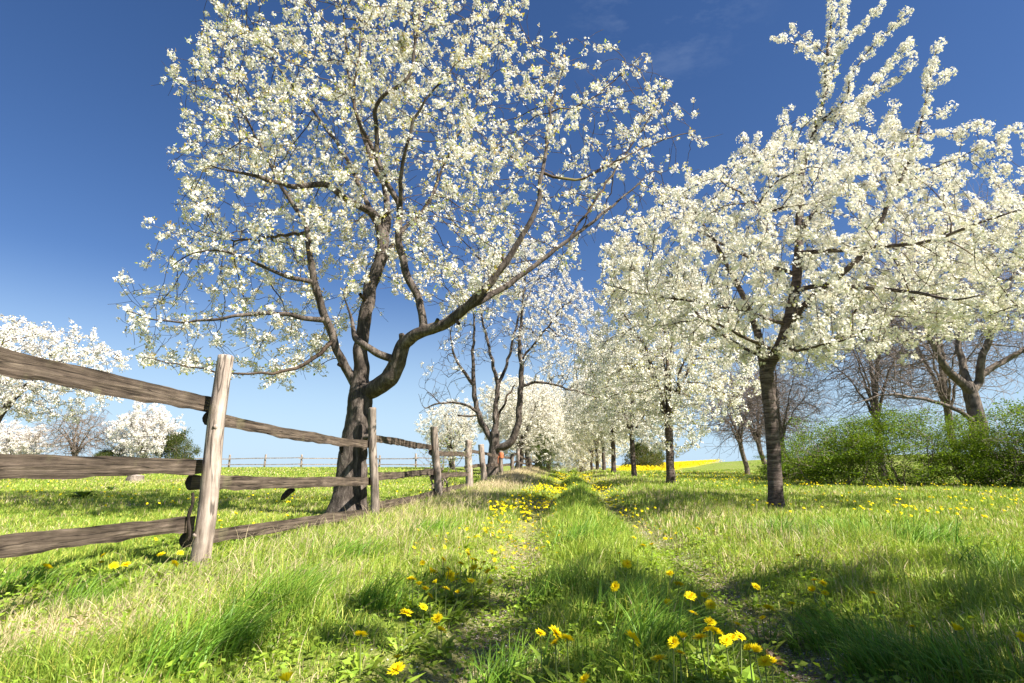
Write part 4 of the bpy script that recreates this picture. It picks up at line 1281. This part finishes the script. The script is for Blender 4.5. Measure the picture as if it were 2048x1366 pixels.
def bare_big():
    rng = np.random.default_rng(404)
    Y = 19.5
    base = at(1962, 972, Y); base[2] = float(zt(base[0], base[1])) - 0.1
    def pts(lst): return [at(q[0], q[1], Y + (q[2] if len(q) > 2 else 0)) for q in lst]
    sk = Skel()
    sk.poly([base] + pts([(1960, 900), (1955, 845), (1945, 800), (1938, 775)]), [.34, .27, .25, .225, .21], 0.2, True, 0.01, rng)
    P = lambda l, r, w=0.03: sk.poly(pts(l), r, 0.2, False, w, rng)
    P([(1940, 790), (1910, 755, -.2), (1885, 725, -.4), (1860, 670, -.6), (1835, 620, -.8), (1800, 540, -.8), (1790, 460, -.8)], [.16, .135, .115, .09, .065, .04, .015])
    P([(1938, 778), (1925, 730, .2), (1918, 680, .4), (1912, 620, .6), (1900, 540, .8), (1890, 450, .8)], [.14, .115, .09, .065, .04, .015])
    P([(1945, 790), (1970, 745, .2), (2005, 725, .2), (2040, 705, 0), (2100, 660, 0), (2180, 560, 0)], [.14, .11, .095, .075, .045, .015])
    P([(1950, 770, .1), (1965, 710, -.3), (1990, 640, -.5), (1995, 560, -.5), (2020, 450, -.5)], [.14, .11, .08, .05, .02])
    P([(1950, 838), (1925, 825, -.3), (1880, 806, -.6), (1830, 795, -.9), (1770, 790, -1.1), (1700, 810, -1.2)], [.085, .072, .06, .048, .032, .012])
    P([(1960, 735), (2000, 600, .9), (2060, 500, 1.2)], [.09, .06, .02])
    crown = [(1700, 800), (1720, 640), (1780, 480), (1860, 410), (1960, 400), (2100, 380), (2300, 450), (2350, 700), (2200, 800), (2050, 770), (1900, 690), (1800, 770)]
    A = px_attractors(crown, Y, 3.6, 3400, rng, zmin=2.0)
    sk.grow(A, 0.26, 2.6, 0.42, 130, rng, wander=0.25, keep=0.5, from_r=0.18)
    sk.twigs(1.0, (0.35, 0.9), rng, up=0.25)
    sk.twigs(0.08, (0.2, 0.6), rng, up=0.15)
    sk.finish(0.0040, 2.3)
    root = empty("bare_tree", base, 0, "big leafless tree with a thick trunk dividing above the hedge at the right", "tree")
    assemble(root, sk, base, "bare_bark", "bare_twig", None, 0.08, 0.08, 0.05)


bare_big()
b2 = proto_tree(71, 2.6, 0.125, (0.1, 0, 5.4), (2.9, 2.6, 3.7), 2600, 6, (0.1, 0), bark="bare_bark", twig="bare_twig", step=0.24, kill=0.36, tip=0.0042, twig_prob=0.9, twig_len=(0.35, 0.9), name="bare_tree", up=0.2)
put(b2, 14.6, 23.0, "leafless tree with dense brown twigs standing behind the middle of the hedge", 0.5, 1.0)
copy_to(b2, 19.6, 25.5, "leafless tree with dense brown twigs behind the big bare tree", 2.5, 1.2)
copy_to(b2, 11.7, 25.0, "leafless tree with a slender trunk right behind the front cherry's trunk", 4.1, (0.85, 0.85, 0.72))
b3 = proto_tree(72, 2.2, 0.14, (-0.6, 0, 4.4), (2.6, 2.3, 2.5), 1500, 5, (-0.35, 0), bark="bare_bark", twig="bare_twig", step=0.3, kill=0.45, tip=0.0065, twig_prob=1.0, twig_len=(0.4, 1.0), name="bare_tree", up=0.1)
put(b3, 13.3, 33.0, "leafless tree, left of the slanting trunks at the rape field's edge", 0.2, 0.9)
copy_to(b3, 14.6, 33.5, "leafless tree with a slanting trunk, middle one at the rape field's edge", 0.0, (0.95, 0.9, 0.9))
copy_to(b3, 15.3, 34.5, "leafless tree, right of the slanting trunks at the rape field's edge", 2.8, 0.9)


# ------------------------------------------------------------------ fences
def log(name, pts, rad, mat, parent, base, bump=0.05, sides=18, seed=0, top_cut=True, mat2=None):
    V, F = [], []
    p, r = resample(np.array(pts, float), np.array(rad, float), 0.03)
    tube(p, r, sides, V, F, bump, seed, cap=False)
    # sawn end with a worn edge
    n0 = len(p) * sides
    c = p[-1]
    T = p[-1] - p[-2]; T /= np.linalg.norm(T)
    rim = V[0][-sides:]
    inner = c + (rim - c) * 0.82 + T * 0.006
    V.append(inner); V.append((c + T * 0.008)[None])
    j = np.arange(sides); j2 = (j + 1) % sides
    e = (len(p) - 1) * sides
    F.append(np.stack([e + j, e + j2, n0 + j2, n0 + j], 1))
    F.append(np.stack([n0 + j, n0 + j2, np.full(sides, n0 + sides)], 1))
    V, F = pack((V, F))
    return link(name, make_mesh(name, V - base, F, [M[mat]], True), parent)


def rail(parent, origin, a, b_, hgt, thick, seed, mat="rail_wood", hh=None):
    """Split half-round rail from a to b; its own x axis runs along the length so that the grain follows it."""
    rng = np.random.default_rng(seed)
    a, b_ = np.array(a, float), np.array(b_, float)
    L = np.linalg.norm(b_ - a)
    xax = (b_ - a) / L
    yax = np.cross((0, 0, 1.0), xax); yax /= np.linalg.norm(yax)
    zax = np.cross(xax, yax)
    n = max(8, int(L / 0.05))
    xs = np.linspace(0, L, n)
    m_ = 12
    prof = []
    for k in range(m_):                                   # flat sawn face towards the track (-y side), bark side rounded
        t = k / m_
        if t < 0.5: prof.append((-0.5 + 0.02 * math.sin(t * 40), 0.5 - 2 * t))
        else:
            ang = math.pi * (t - 0.5) * 2
            prof.append((-0.45 + 0.95 * math.sin(ang), -0.5 * math.cos(ang)))
    prof = np.array(prof)
    h_ = hgt * (1 + 0.12 * (vnoise(xs * 1.7, np.full(n, seed * 1.3), seed) - 0.5) * 2)
    if hh is not None: h_ = h_ * np.linspace(hh[0], hh[1], n)
    sag = 0.016 * (vnoise(xs * 0.8, np.full(n, seed * 2.7), seed + 3) - 0.5) * 2
    edge_t = 0.05 * hgt * (vnoise(xs * 9, np.full(n, 5.5), seed + 7) - 0.5) * 2
    edge_b = 0.11 * hgt * (vnoise(xs * 7, np.full(n, 1.5), seed + 8) - 0.5) * 2
    V = np.zeros((n, m_, 3))
    V[:, :, 0] = xs[:, None]
    V[:, :, 1] = prof[None, :, 0] * thick + 0.006 * (vnoise(xs[:, None] * 5, prof[None, :, 1] * 4 + seed, seed + 9) - 0.5)
    V[:, :, 2] = prof[None, :, 1] * h_[:, None] + sag[:, None] + np.where(prof[None, :, 1] > 0.3, edge_t[:, None], 0) + np.where(prof[None, :, 1] < -0.3, edge_b[:, None], 0)
    i = np.arange(n - 1)[:, None] * m_; j = np.arange(m_)[None]; j2 = (j + 1) % m_
    Q = np.stack([i + j, i + m_ + j, i + m_ + j2, i + j2], 2).reshape(-1, 4)
    caps = np.stack([np.arange(m_), (n - 1) * m_ + np.arange(m_)[::-1]])
    mi = np.concatenate([np.zeros(len(Q), int), np.ones(2, int)])
    me = make_mesh("rail", V.reshape(-1, 3), [Q, caps], [M[mat], M["end_grain"]], False, mat_idx=mi)
    o = link("rail", me, parent)
    R = Matrix(((xax[0], yax[0], zax[0], a[0] - origin[0]), (xax[1], yax[1], zax[1], a[1] - origin[1]), (xax[2], yax[2], zax[2], a[2] - origin[2]), (0, 0, 0, 1)))
    o.matrix_local = R
    return o


def near_fence():
    org = np.array((fence_x(4.4), 4.4, 0.0))
    f = empty("wooden_fence", org, 0, "weathered three rail wooden fence with uneven log posts, running along the left of the track", "fence")
    # posts: distance, top pixel, bottom pixel, radius at bottom / top, wood
    posts = [
        (0.45, None, None, .08, .075, "grey_wood"),
        (4.4, (452, 712), (397, 1140), .066, .058, "pale_wood"),
        (8.0, (745, 816), (749, 1032), .058, .052, "grey_wood"),
        (12.3, (868, 854), (877, 994), .086, .077, "grey_wood"),
        (16.5, (937, 880), (938, 958), .105, .095, "pale_wood"),
        (20.0, (962, 889), (969, 968), .105, .10, "pale_wood"),
        (24.0, (1002, 902), (1002, 958), .085, .08, "grey_wood"),
        (27.5, (1025, 908), (1024, 952), .09, .08, "grey_wood"),
        (31.0, (1036, 898), (1037, 952), .09, .085, "pale_wood"),
        (34.5, (1060, 917), (1060, 950), .09, .08, "pale_wood"),
        (37.5, (1072, 921), (1072, 948), .08, .08, "grey_wood"),
        (40.5, (1082, 921), (1082, 946), .08, .08, "grey_wood"),
    ]
    tops = []
    orange_at = None
    for i, (Y, tp, bt, r0, r1, mat) in enumerate(posts):
        if tp is None:
            x = fence_x(Y) + 0.02
            t, b_ = np.array((x + .02, Y, 1.55)), np.array((x, Y, 0))
        else:
            t, b_ = at(tp[0], tp[1], Y), at(bt[0], bt[1], Y)
        g = float(zt(b_[0], b_[1]))
        d = (t - b_) / (t[2] - b_[2])
        foot = b_ + d * (g - 0.25 - b_[2])
        tops.append((t, b_, d))
        mid1, mid2 = foot + d * (t[2] - foot[2]) * 0.35 + np.array((.012, 0, 0)), foot + d * (t[2] - foot[2]) * 0.7 - np.array((.012, 0, 0))
        o = log("post", [foot, mid1, mid2, t], [r0 * 1.06, r0, (r0 + r1) / 2, r1], mat, f, org, 0.055 if i != 3 else 0.09, 20, 11 + i)
        if i == 1:
            # two knots where boughs were sawn off, and a loose sliver of bark
            for k, (kx, ky) in enumerate([(426, 853), (388, 1072)]):
                c = at(kx, ky, Y - 0.075)
                V, F = [], []
                tube(np.array([c + (0, .06, 0), c + (0, .022, 0), c + (0.004, .006, 0.002)]), np.array([.030, .022, .008]), 10, V, F, 0.25, 5 + k)
                V, F = pack((V, F)); link("knot", make_mesh("knot", V - org, F, [M["pale_wood"]], True), o)
            q0, q1 = at(385, 985, Y - 0.03), at(375, 1082, Y - 0.03)
            V, F = [], []
            zz = np.linspace(0, 1, 14)
            pp = q0[None] * (1 - zz[:, None]) + q1[None] * zz[:, None] + np.stack([0.010 * np.sin(zz * 9), 0 * zz, 0 * zz], 1)
            tube(pp, 0.005 + 0.009 * vnoise(zz * 7, zz * 0, 3), 6, V, F, 0.3, 2)
            V, F = pack((V, F)); link("bark_strip", make_mesh("bark_strip", V - org, F, [M["end_grain"]], False), o)
        if i == 6: orange_at = (t, d, r1)

    back = np.array((-0.105, 0.0, 0.0))
    def on(px, py, Y, off=0.0):
        return at(px, py, Y) + back * (1 + off)
    R = []
    # panel 0: beside the camera up to the pale post
    a0 = lambda px, py, Y: at(px, py, Y)
    P0, P1, P2, P3, P4, P5 = 0.45, 4.4, 8.0, 12.3, 16.5, 20.0
    def through(p1, Y1, p2, Y2, ext0=0.0, ext1=0.0):
        a, b_ = at(*p1, Y1), at(*p2, Y2)
        u = (b_ - a) / np.linalg.norm(b_ - a)
        return a - u * ext0 + back * 0.0, b_ + u * ext1
    sd = 500
    Yl = 2.55
    for (l_, r_), hh in [(((0, 719), (410, 805)), (1.12, 0.95)), (((0, 931), (392, 933)), (1.0, 0.92)), (((0, 1090), (372, 1049)), (0.55, 0.92))]:
        a, b_ = through(l_, Yl, r_, P1 + 0.06, 2.2, 0.10)
        rail(f, org, a, b_, 0.118, 0.05, sd, hh=hh); sd += 1
    # panel 1
    for j, (l_, r_) in enumerate([((428, 842), (738, 891)), ((395, 967), (740, 962)), ((385, 1075), (742, 1026))]):
        a, b_ = through(l_, P1 + 0.16, r_, P2 + 0.10, 0.11, 0.12)
        o = rail(f, org, a, b_, 0.108, 0.052, sd); sd += 1
        if j == 1:
            c = at(578, 984, 6.1)
            V, F = [], []
            tube(np.array([c + (.05, 0.02, .03), c + (0, 0, 0), c + (-.05, -.01, -.05), c + (-.075, 0, -.075)]), np.array([.02, .035, .03, .012]), 7, V, F, 0.3, 8)
            V, F = pack((V, F))
            q = link("bark_flap", make_mesh("bark_flap", V - org, F, [M["end_grain"]], False), f)
        if j == 0:
            c = at(682, 893, 7.3)
            V, F = [], []
            tube(np.array([c + (0, 0.0, .03), c + (0.005, 0, -.03), c + (0.02, -.01, -.10)]), np.array([.025, .03, .012]), 7, V, F, 0.3, 9)
            V, F = pack((V, F)); link("bark_flap", make_mesh("bark_flap", V - org, F, [M["end_grain"]], False), f)
    # panel 2 and 3
    for (l_, r_) in [((752, 877), (864, 895)), ((750, 952), (868, 944)), ((752, 1012), (872, 986))]:
        a, b_ = through(l_, P2 + 0.15, r_, P3 + 0.12, 0.10, 0.10); rail(f, org, a, b_, 0.11, 0.05, sd); sd += 1
    for (l_, r_) in [((864, 906), (936, 909)), ((868, 952), (936, 948)), ((872, 982), (936, 970))]:
        a, b_ = through(l_, P3 + 0.18, r_, P4 + 0.1, 0.22, 0.10); rail(f, org, a, b_, 0.12, 0.05, sd); sd += 1
    # farther panels follow their posts
    for i in range(4, len(posts) - 1):
        (t0, b0, d0), (t1, b1, d1) = tops[i], tops[i + 1]
        for h_ in (0.80, 0.45):
            g0, g1 = float(zt(b0[0], b0[1])), float(zt(b1[0], b1[1]))
            q0 = b0 + d0 * (g0 + h_ * (t0[2] - g0) * 0.98 - b0[2]); q1 = b1 + d1 * (g1 + h_ * (t1[2] - g1) * 0.98 - b1[2] + 0.02)
            q0 = q0 + np.array((-.11, .02, 0)); q1 = q1 + np.array((-.11, .1, 0))
            rail(f, org, q0, q1, 0.11, 0.05, sd); sd += 1
    # the orange band tied round one post
    t, d, r1 = orange_at
    g = empty("tape_band", t - d * 0.28, 0, "orange tape band wrapped around the top of a fence post, one end hanging down", "tape")
    V, F = [], []
    o_ = t - d * 0.28
    th = np.linspace(0, 2 * np.pi, 24, endpoint=False)
    hs = np.linspace(0, 0.22, 7)
    rr = np.array([r1 * 1.16, r1 * 1.22, r1 * 1.20, r1 * 1.26, r1 * 1.22, r1 * 1.25, r1 * 1.15])
    W = np.stack([np.stack([np.cos(th) * r * 1.05, np.sin(th) * r, np.full(24, z) + 0.012 * np.sin(th * 2 + z * 20)], 1) for z, r in zip(hs, rr)], 0).reshape(-1, 3)
    W[:, 0] += np.repeat(hs, 24) * d[0]
    i = np.arange(6)[:, None] * 24; j = np.arange(24)[None]; j2 = (j + 1) % 24
    Q = np.stack([i + j, i + j2, i + 24 + j2, i + 24 + j], 2).reshape(-1, 4)
    lk = link("band", make_mesh("band", W, [Q], [M["orange"]], True), g)
    V, F = [], []
    tube(np.array([(-.10, -.06, .08), (-.125, -.075, -.02), (-.12, -.07, -.14), (-.13, -.06, -.30)]), np.array([.018, .016, .014, .010]), 6, V, F, 0.2, 4)
    V, F = pack((V, F)); link("tail", make_mesh("tail", V, F, [M["orange"]], True), g)


def far_fence():
    Yf = 53.0
    org = np.array((-14.0, Yf, float(zt(-14, Yf))))
    f = empty("wooden_fence", org, 0, "distant two rail wooden fence along the crest of the paddock", "fence")
    xs = np.arange(-29.4, -2.5, 3.45)
    pos = []
    rng = np.random.default_rng(5)
    for k, x in enumerate(xs):
        y = Yf + 0.4 * math.sin(k * 1.7)
        g = float(zt(x, y))
        lean = rng.normal(0, 0.05)
        log("post", [(x, y, g - .2), (x + lean * .5, y, g + .7), (x + lean, y, g + 1.32 + rng.normal(0, .05))], [.09, .085, .08], "pale_wood", f, org, 0.06, 8, 30 + k)
        pos.append((x, y, g))
    for k in range(len(pos) - 1):
        for h_ in (0.98, 0.45):
            a = np.array(pos[k]) + (0, -.13, h_ + rng.normal(0, .03)); b_ = np.array(pos[k + 1]) + (0, -.13, h_ + rng.normal(0, .03))
            a = a - (b_ - a) * 0.06; b_ = b_ + (b_ - a) * 0.05
            rail(f, org, a, b_, 0.08, 0.05, 900 + 2 * k + int(h_ * 2), mat="pale_wood")


near_fence()
far_fence()


# ------------------------------------------------------------------ stumps, weeds, rape field
def stump(px, py, r, h, label, seed):
    c = ground(px, py, 0.0)
    c[2] = float(zt(c[0], c[1]))
    root = empty("tree_stump", c, 0, label, "stump")
    V, F = [], []
    tube(np.array([(0, 0, -.1), (0, 0, 0.02), (0, 0, h * .5), (0.02, 0, h)]), np.array([r * 1.35, r * 1.15, r, r * .96]), 20, V, F, 0.10, seed, cap=False)
    V, F = pack((V, F)); link("bark", make_mesh("bark", V, F, [M["grey_wood"]], True), root)
    rim = V[-20:]
    ctr = rim.mean(0) + (0, 0, .01)
    VV = np.concatenate([rim, (rim - ctr) * .5 + ctr, ctr[None]])
    j = np.arange(20); j2 = (j + 1) % 20
    link("cut_face", make_mesh("cut_face", VV, [np.stack([j, j2, 20 + j2, 20 + j], 1), np.stack([20 + j, 20 + j2, np.full(20, 40)], 1)], [M["pale_wood"]], False), root)


stump(270, 966, 0.27, 0.24, "wide sawn tree stump in the paddock", 3)
stump(129, 957, 0.16, 0.22, "smaller pale stump farther back in the paddock", 4)


def dock(px, py, s, label, seed):
    rng = np.random.default_rng(seed)
    c = ground(px, py, 0.0); c[2] = float(zt(c[0], c[1]))
    Vs, Fs, n0 = [], [], 0
    for k in range(16):
        a = rng.uniform(0, 6.28); el = rng.uniform(0.35, 1.2); L = s * rng.uniform(0.6, 1.1)
        d = np.array((math.cos(a), math.sin(a), 0)); sd = np.array((-math.sin(a), math.cos(a), 0))
        rows = []
        for t in np.linspace(0, 1, 6):
            p = d * L * math.cos(el) * t + np.array((0, 0, L * (math.sin(el) * t - 0.45 * t * t)))
            w = L * 0.16 * math.sin(math.pi * (0.08 + 0.90 * t))
            rows += [p - sd * w + (0, 0, w * .3), p, p + sd * w + (0, 0, w * .3)]
        Vs.append(np.array(rows))
        for q in range(5):
            for e in range(2):
                i = n0 + q * 3 + e
                Fs.append((i, i + 1, i + 4, i + 3))
        n0 += 18
    F = np.array(Fs)
    col = np.tile(np.array((0.06, 0.11, 0.02)), (len(F), 1)) * rng.uniform(0.7, 1.3, (len(F), 1))
    o = link("dock_plant", make_mesh("dock_plant", np.concatenate(Vs), [F], [M["leaf"]], True, col), None, c)
    tag(o, label, "weed")


def fallen_leaf(px, py, s, label):
    c = ground(px, py, 0.03); c[2] = float(zt(c[0], c[1])) + 0.035
    u = np.linspace(-1, 1, 9)
    V = []
    for k in range(7):
        t = k / 6
        w = 0.42 * math.sin(math.pi * (0.06 + 0.88 * t)) ** 0.8
        for q in u:
            V.append((w * q * s, (t - 0.5) * s * 1.2, s * (0.35 * abs(q) ** 1.5 * w * 2 + 0.22 * (2 * t - 1) ** 2 + 0.03 * math.sin(9 * t + 5 * q))))
    i = np.arange(6)[:, None] * 9; j = np.arange(8)[None]
    Q = np.stack([i + j, i + j + 1, i + j + 10, i + j + 9], 2).reshape(-1, 4)
    col = np.tile((0.26, 0.17, 0.11), (len(Q), 1)) * np.random.default_rng(3).uniform(.7, 1.3, (len(Q), 1))
    o = link("fallen_leaf", make_mesh("fallen_leaf", np.array(V), [Q], [M["leaf"]], True, col), None, c)
    o.rotation_euler = (0.5, 0.25, 0.7)
    tag(o, label, "leaf")


fallen_leaf(1543, 1294, 0.075, "curled brown dead leaf lying on the bare soil of the right rut")
dock(165, 997, 0.42, "dark leafy dock plant in the paddock in front of the wide stump", 1)
dock(222, 982, 0.28, "smaller dark dock plant just below the wide stump", 2)


def rape():
    rng = np.random.default_rng(15)
    N = 150000
    y = 44 + 60 * rng.random(N) ** 1.3; x = rng.uniform(8, 60, N)
    k = (rng.random(N) < field_mask(x, y)) & (x < 0.95 * y)
    x, y = x[k], y[k]; n = len(x)
    z = zt(x, y) + rng.uniform(0.1, 0.5, n)
    Nn = rand_dirs(n, rng) + np.array((0, -.3, .8)); Nn /= np.linalg.norm(Nn, axis=1, keepdims=True)
    V, Q, _ = flowers(np.stack([x, y, z], 1), Nn, rng.uniform(0.03, 0.075, n), 1, rng)
    c = np.array((0.80, 0.66, 0.02)) * rng.uniform(0.75, 1.05, (n, 1))
    tag(link("rapeseed_crop", make_mesh("rapeseed_crop", V, [Q], [M["petal_yellow"]], False, c)), label="bright yellow flowering rapeseed field on the far slope", cat="crop", kind="stuff")


rape()


# ------------------------------------------------------------------ dandelions
def head_mesh(seed, layers=((26, 1.0, 0.12), (22, 0.74, 0.45), (16, 0.48, 0.85)), r=0.021):
    rng = np.random.default_rng(seed)
    V, F, C = [], [], []
    for nl, rr, el in layers:
        for k in range(nl):
            a = 2 * math.pi * (k + rng.uniform(-.3, .3)) / nl
            e = el + rng.normal(0, 0.09)
            L = r * rr * rng.uniform(0.88, 1.08)
            d = np.array((math.cos(a) * math.cos(e), math.sin(a) * math.cos(e), math.sin(e)))
            s = np.array((-math.sin(a), math.cos(a), 0)) * r * 0.115
            i = len(V)
            o = np.array((0, 0, -0.002))
            V += [o - s * .4, o + s * .4, o + d * L * 0.7 + s, o + d * L, o + d * L * 0.7 - s]
            F.append((i, i + 1, i + 2, i + 3, i + 4))
            C.append(np.array((0.90, 0.76, 0.012)) * rng.uniform(0.88, 1.04) if rr > .6 else np.array((0.88, 0.67, 0.008)) * rng.uniform(0.85, 1.05))
    return make_mesh("flower_head", np.array(V), [np.array(F)], [M["petal_yellow"]], False, np.array(C))


def stem_mesh(seed, h):
    rng = np.random.default_rng(seed)
    V, F = [], []
    b_ = rng.normal(0, 0.12, 2) * h
    p = np.array([(-b_[0], -b_[1], -h - 0.01), (-b_[0] * .6, -b_[1] * .5, -h * .6), (-b_[0] * .15, -b_[1] * .1, -h * .25), (0, 0, -0.006), (0, 0, -0.003)])
    tube(p, np.array([.0024, .0022, .002, .0022, .0065]), 6, V, F)
    V, F = pack((V, F))
    return make_mesh("stem", V, F, [M["stem"]], True)


def dandelions():
    rng = np.random.default_rng(16)
    heads = [head_mesh(s) for s in (1, 2, 3)] + [head_mesh(4, ((22, 1.0, 0.75), (16, 0.8, 1.1), (10, 0.55, 1.35)))]
    far = [head_mesh(s, ((9, 1.0, 0.25), (6, 0.55, 0.8)), 0.023) for s in (5, 6)]
    stems = {h: [stem_mesh(10 * k + int(h * 100), h) for k in range(3)] for h in (0.08, 0.13, 0.19)}

    def place(x, y, hh, label, group, with_stem, size=1.0, tilt=None):
        z = float(zt(x, y)) + hh
        hk = min(stems, key=lambda q: abs(q - hh))
        o = bpy.data.objects.new("dandelion", None) if with_stem else bpy.data.objects.new("dandelion", far[rng.integers(0, 2)])
        COL.objects.link(o)
        tag(o, label, "flower", group)
        o.location = (x, y, z)
        tx, ty = tilt if tilt else (rng.normal(0.42, 0.25), rng.normal(0.15, 0.28))
        s = size * rng.uniform(0.72, 1.18)
        if with_stem:
            hd = link("flower_head", heads[3 if rng.random() < 0.12 else rng.integers(0, 3)], o)
            hd.rotation_euler = (tx, ty, rng.uniform(0, 6.28)); hd.scale = (s, s, s)
            st = link("stem", stems[hk][rng.integers(0, 3)], o)
            st.scale = (1, 1, (hh + 0.01) / hk)
            st.rotation_euler = (0, 0, rng.uniform(0, 6.28))
        else:
            o.rotation_euler = (tx, ty, rng.uniform(0, 6.28)); o.scale = (s, s, s)
        return o

    # the ones that can be told apart, by where the photograph shows them
    taken = []
    for k, (g, h, lab, grp) in enumerate(near_flowers):
        place(g[0], g[1], h, lab, grp, True, 1.32 if grp is None else 1.25); taken.append((g[0], g[1]))
    total = len(near_flowers)
    # the many smaller ones: nearest as things, the rest as one mass
    cand = []
    def add(x, y, zone, h):
        if abs(x) < 0.88 * y: cand.append((math.hypot(x, y), x, y, zone, h))
    for _ in range(330):
        y = rng.uniform(4.2, 40) ** 1.0; add(rut_l(y) + rng.normal(-0.05, 0.25), y, 0, rng.uniform(.08, .16))
    for _ in range(380):
        y = rng.uniform(4.3, 17); add(rut_l(y) + rng.normal(-0.22, 0.24), y, 0, rng.uniform(.08, .16))
    for _ in range(330):
        y = rng.uniform(6.0, 38); add(rut_r(y) + rng.normal(0.02, 0.20), y, 1, rng.uniform(.08, .15))
    for _ in range(620):
        y = rng.uniform(6.5, 20); x = rng.uniform(0.34 * y, 0.92 * y)
        if x > rut_r(y) + 1.6 and rng.random() < 0.15 + 0.9 * sstep(.40, .66, fbm(x * .8, y * .8, 29)): add(x, y, 2, rng.uniform(.09, .15))
    for _ in range(330):
        y = rng.uniform(17, 34); x = rng.uniform(rut_r(y) + 2.2, 13)
        add(x, y, 2, rng.uniform(.12, .2))
    for _ in range(420):
        y = rng.uniform(4.6, 20); x = rng.uniform(-0.9 * y, fence_x(y) - 0.3)
        if rng.random() < 1.4 * sstep(.42, .66, fbm(x * .7, y * .7, 39)): add(x, y, 3, rng.uniform(.10, .16))
    cand.sort()
    zone = [("small yellow dandelion in the far band along the left wheel rut", "dandelions in the band along the left rut"),
            ("small yellow dandelion in the far band along the right wheel rut", "dandelions in the band along the right rut"),
            ("small yellow dandelion in the sunny meadow before the hedge", "dandelions in the meadow before the hedge"),
            ("small yellow dandelion in the open paddock behind the fence", "dandelions in the open paddock")]
    n_ind = 300 - total
    for d, x, y, z, h in cand[:n_ind]:
        place(x, y, h, zone[z][0], zone[z][1], False, 0.95)
    rest = cand[n_ind:]
    C = np.array([(x, y, float(zt(x, y)) + h) for _, x, y, _, h in rest])
    k = 3
    CC = np.repeat(C, k, 0) + np.tile(np.array([(0, 0, 0), (0.004, 0, .006), (-.004, 0, .010)]), (len(C), 1))
    Nn = rand_dirs(len(CC), rng) * 0.35 + np.array((0.1, -.25, 1)); Nn /= np.linalg.norm(Nn, axis=1, keepdims=True)
    V, Q, _ = flowers(CC, Nn, np.tile(np.array([.024, .020, .015]), len(C)), 1, rng)
    c = np.array((0.90, 0.76, 0.012)) * rng.uniform(0.85, 1.04, (len(Q), 1))
    tag(link("dandelion_carpet", make_mesh("dandelion_carpet", V, [Q], [M["petal_yellow"]], False, c)), label="countless far dandelions speckling the track and both meadows", cat="flowers", kind="stuff")


dandelions()
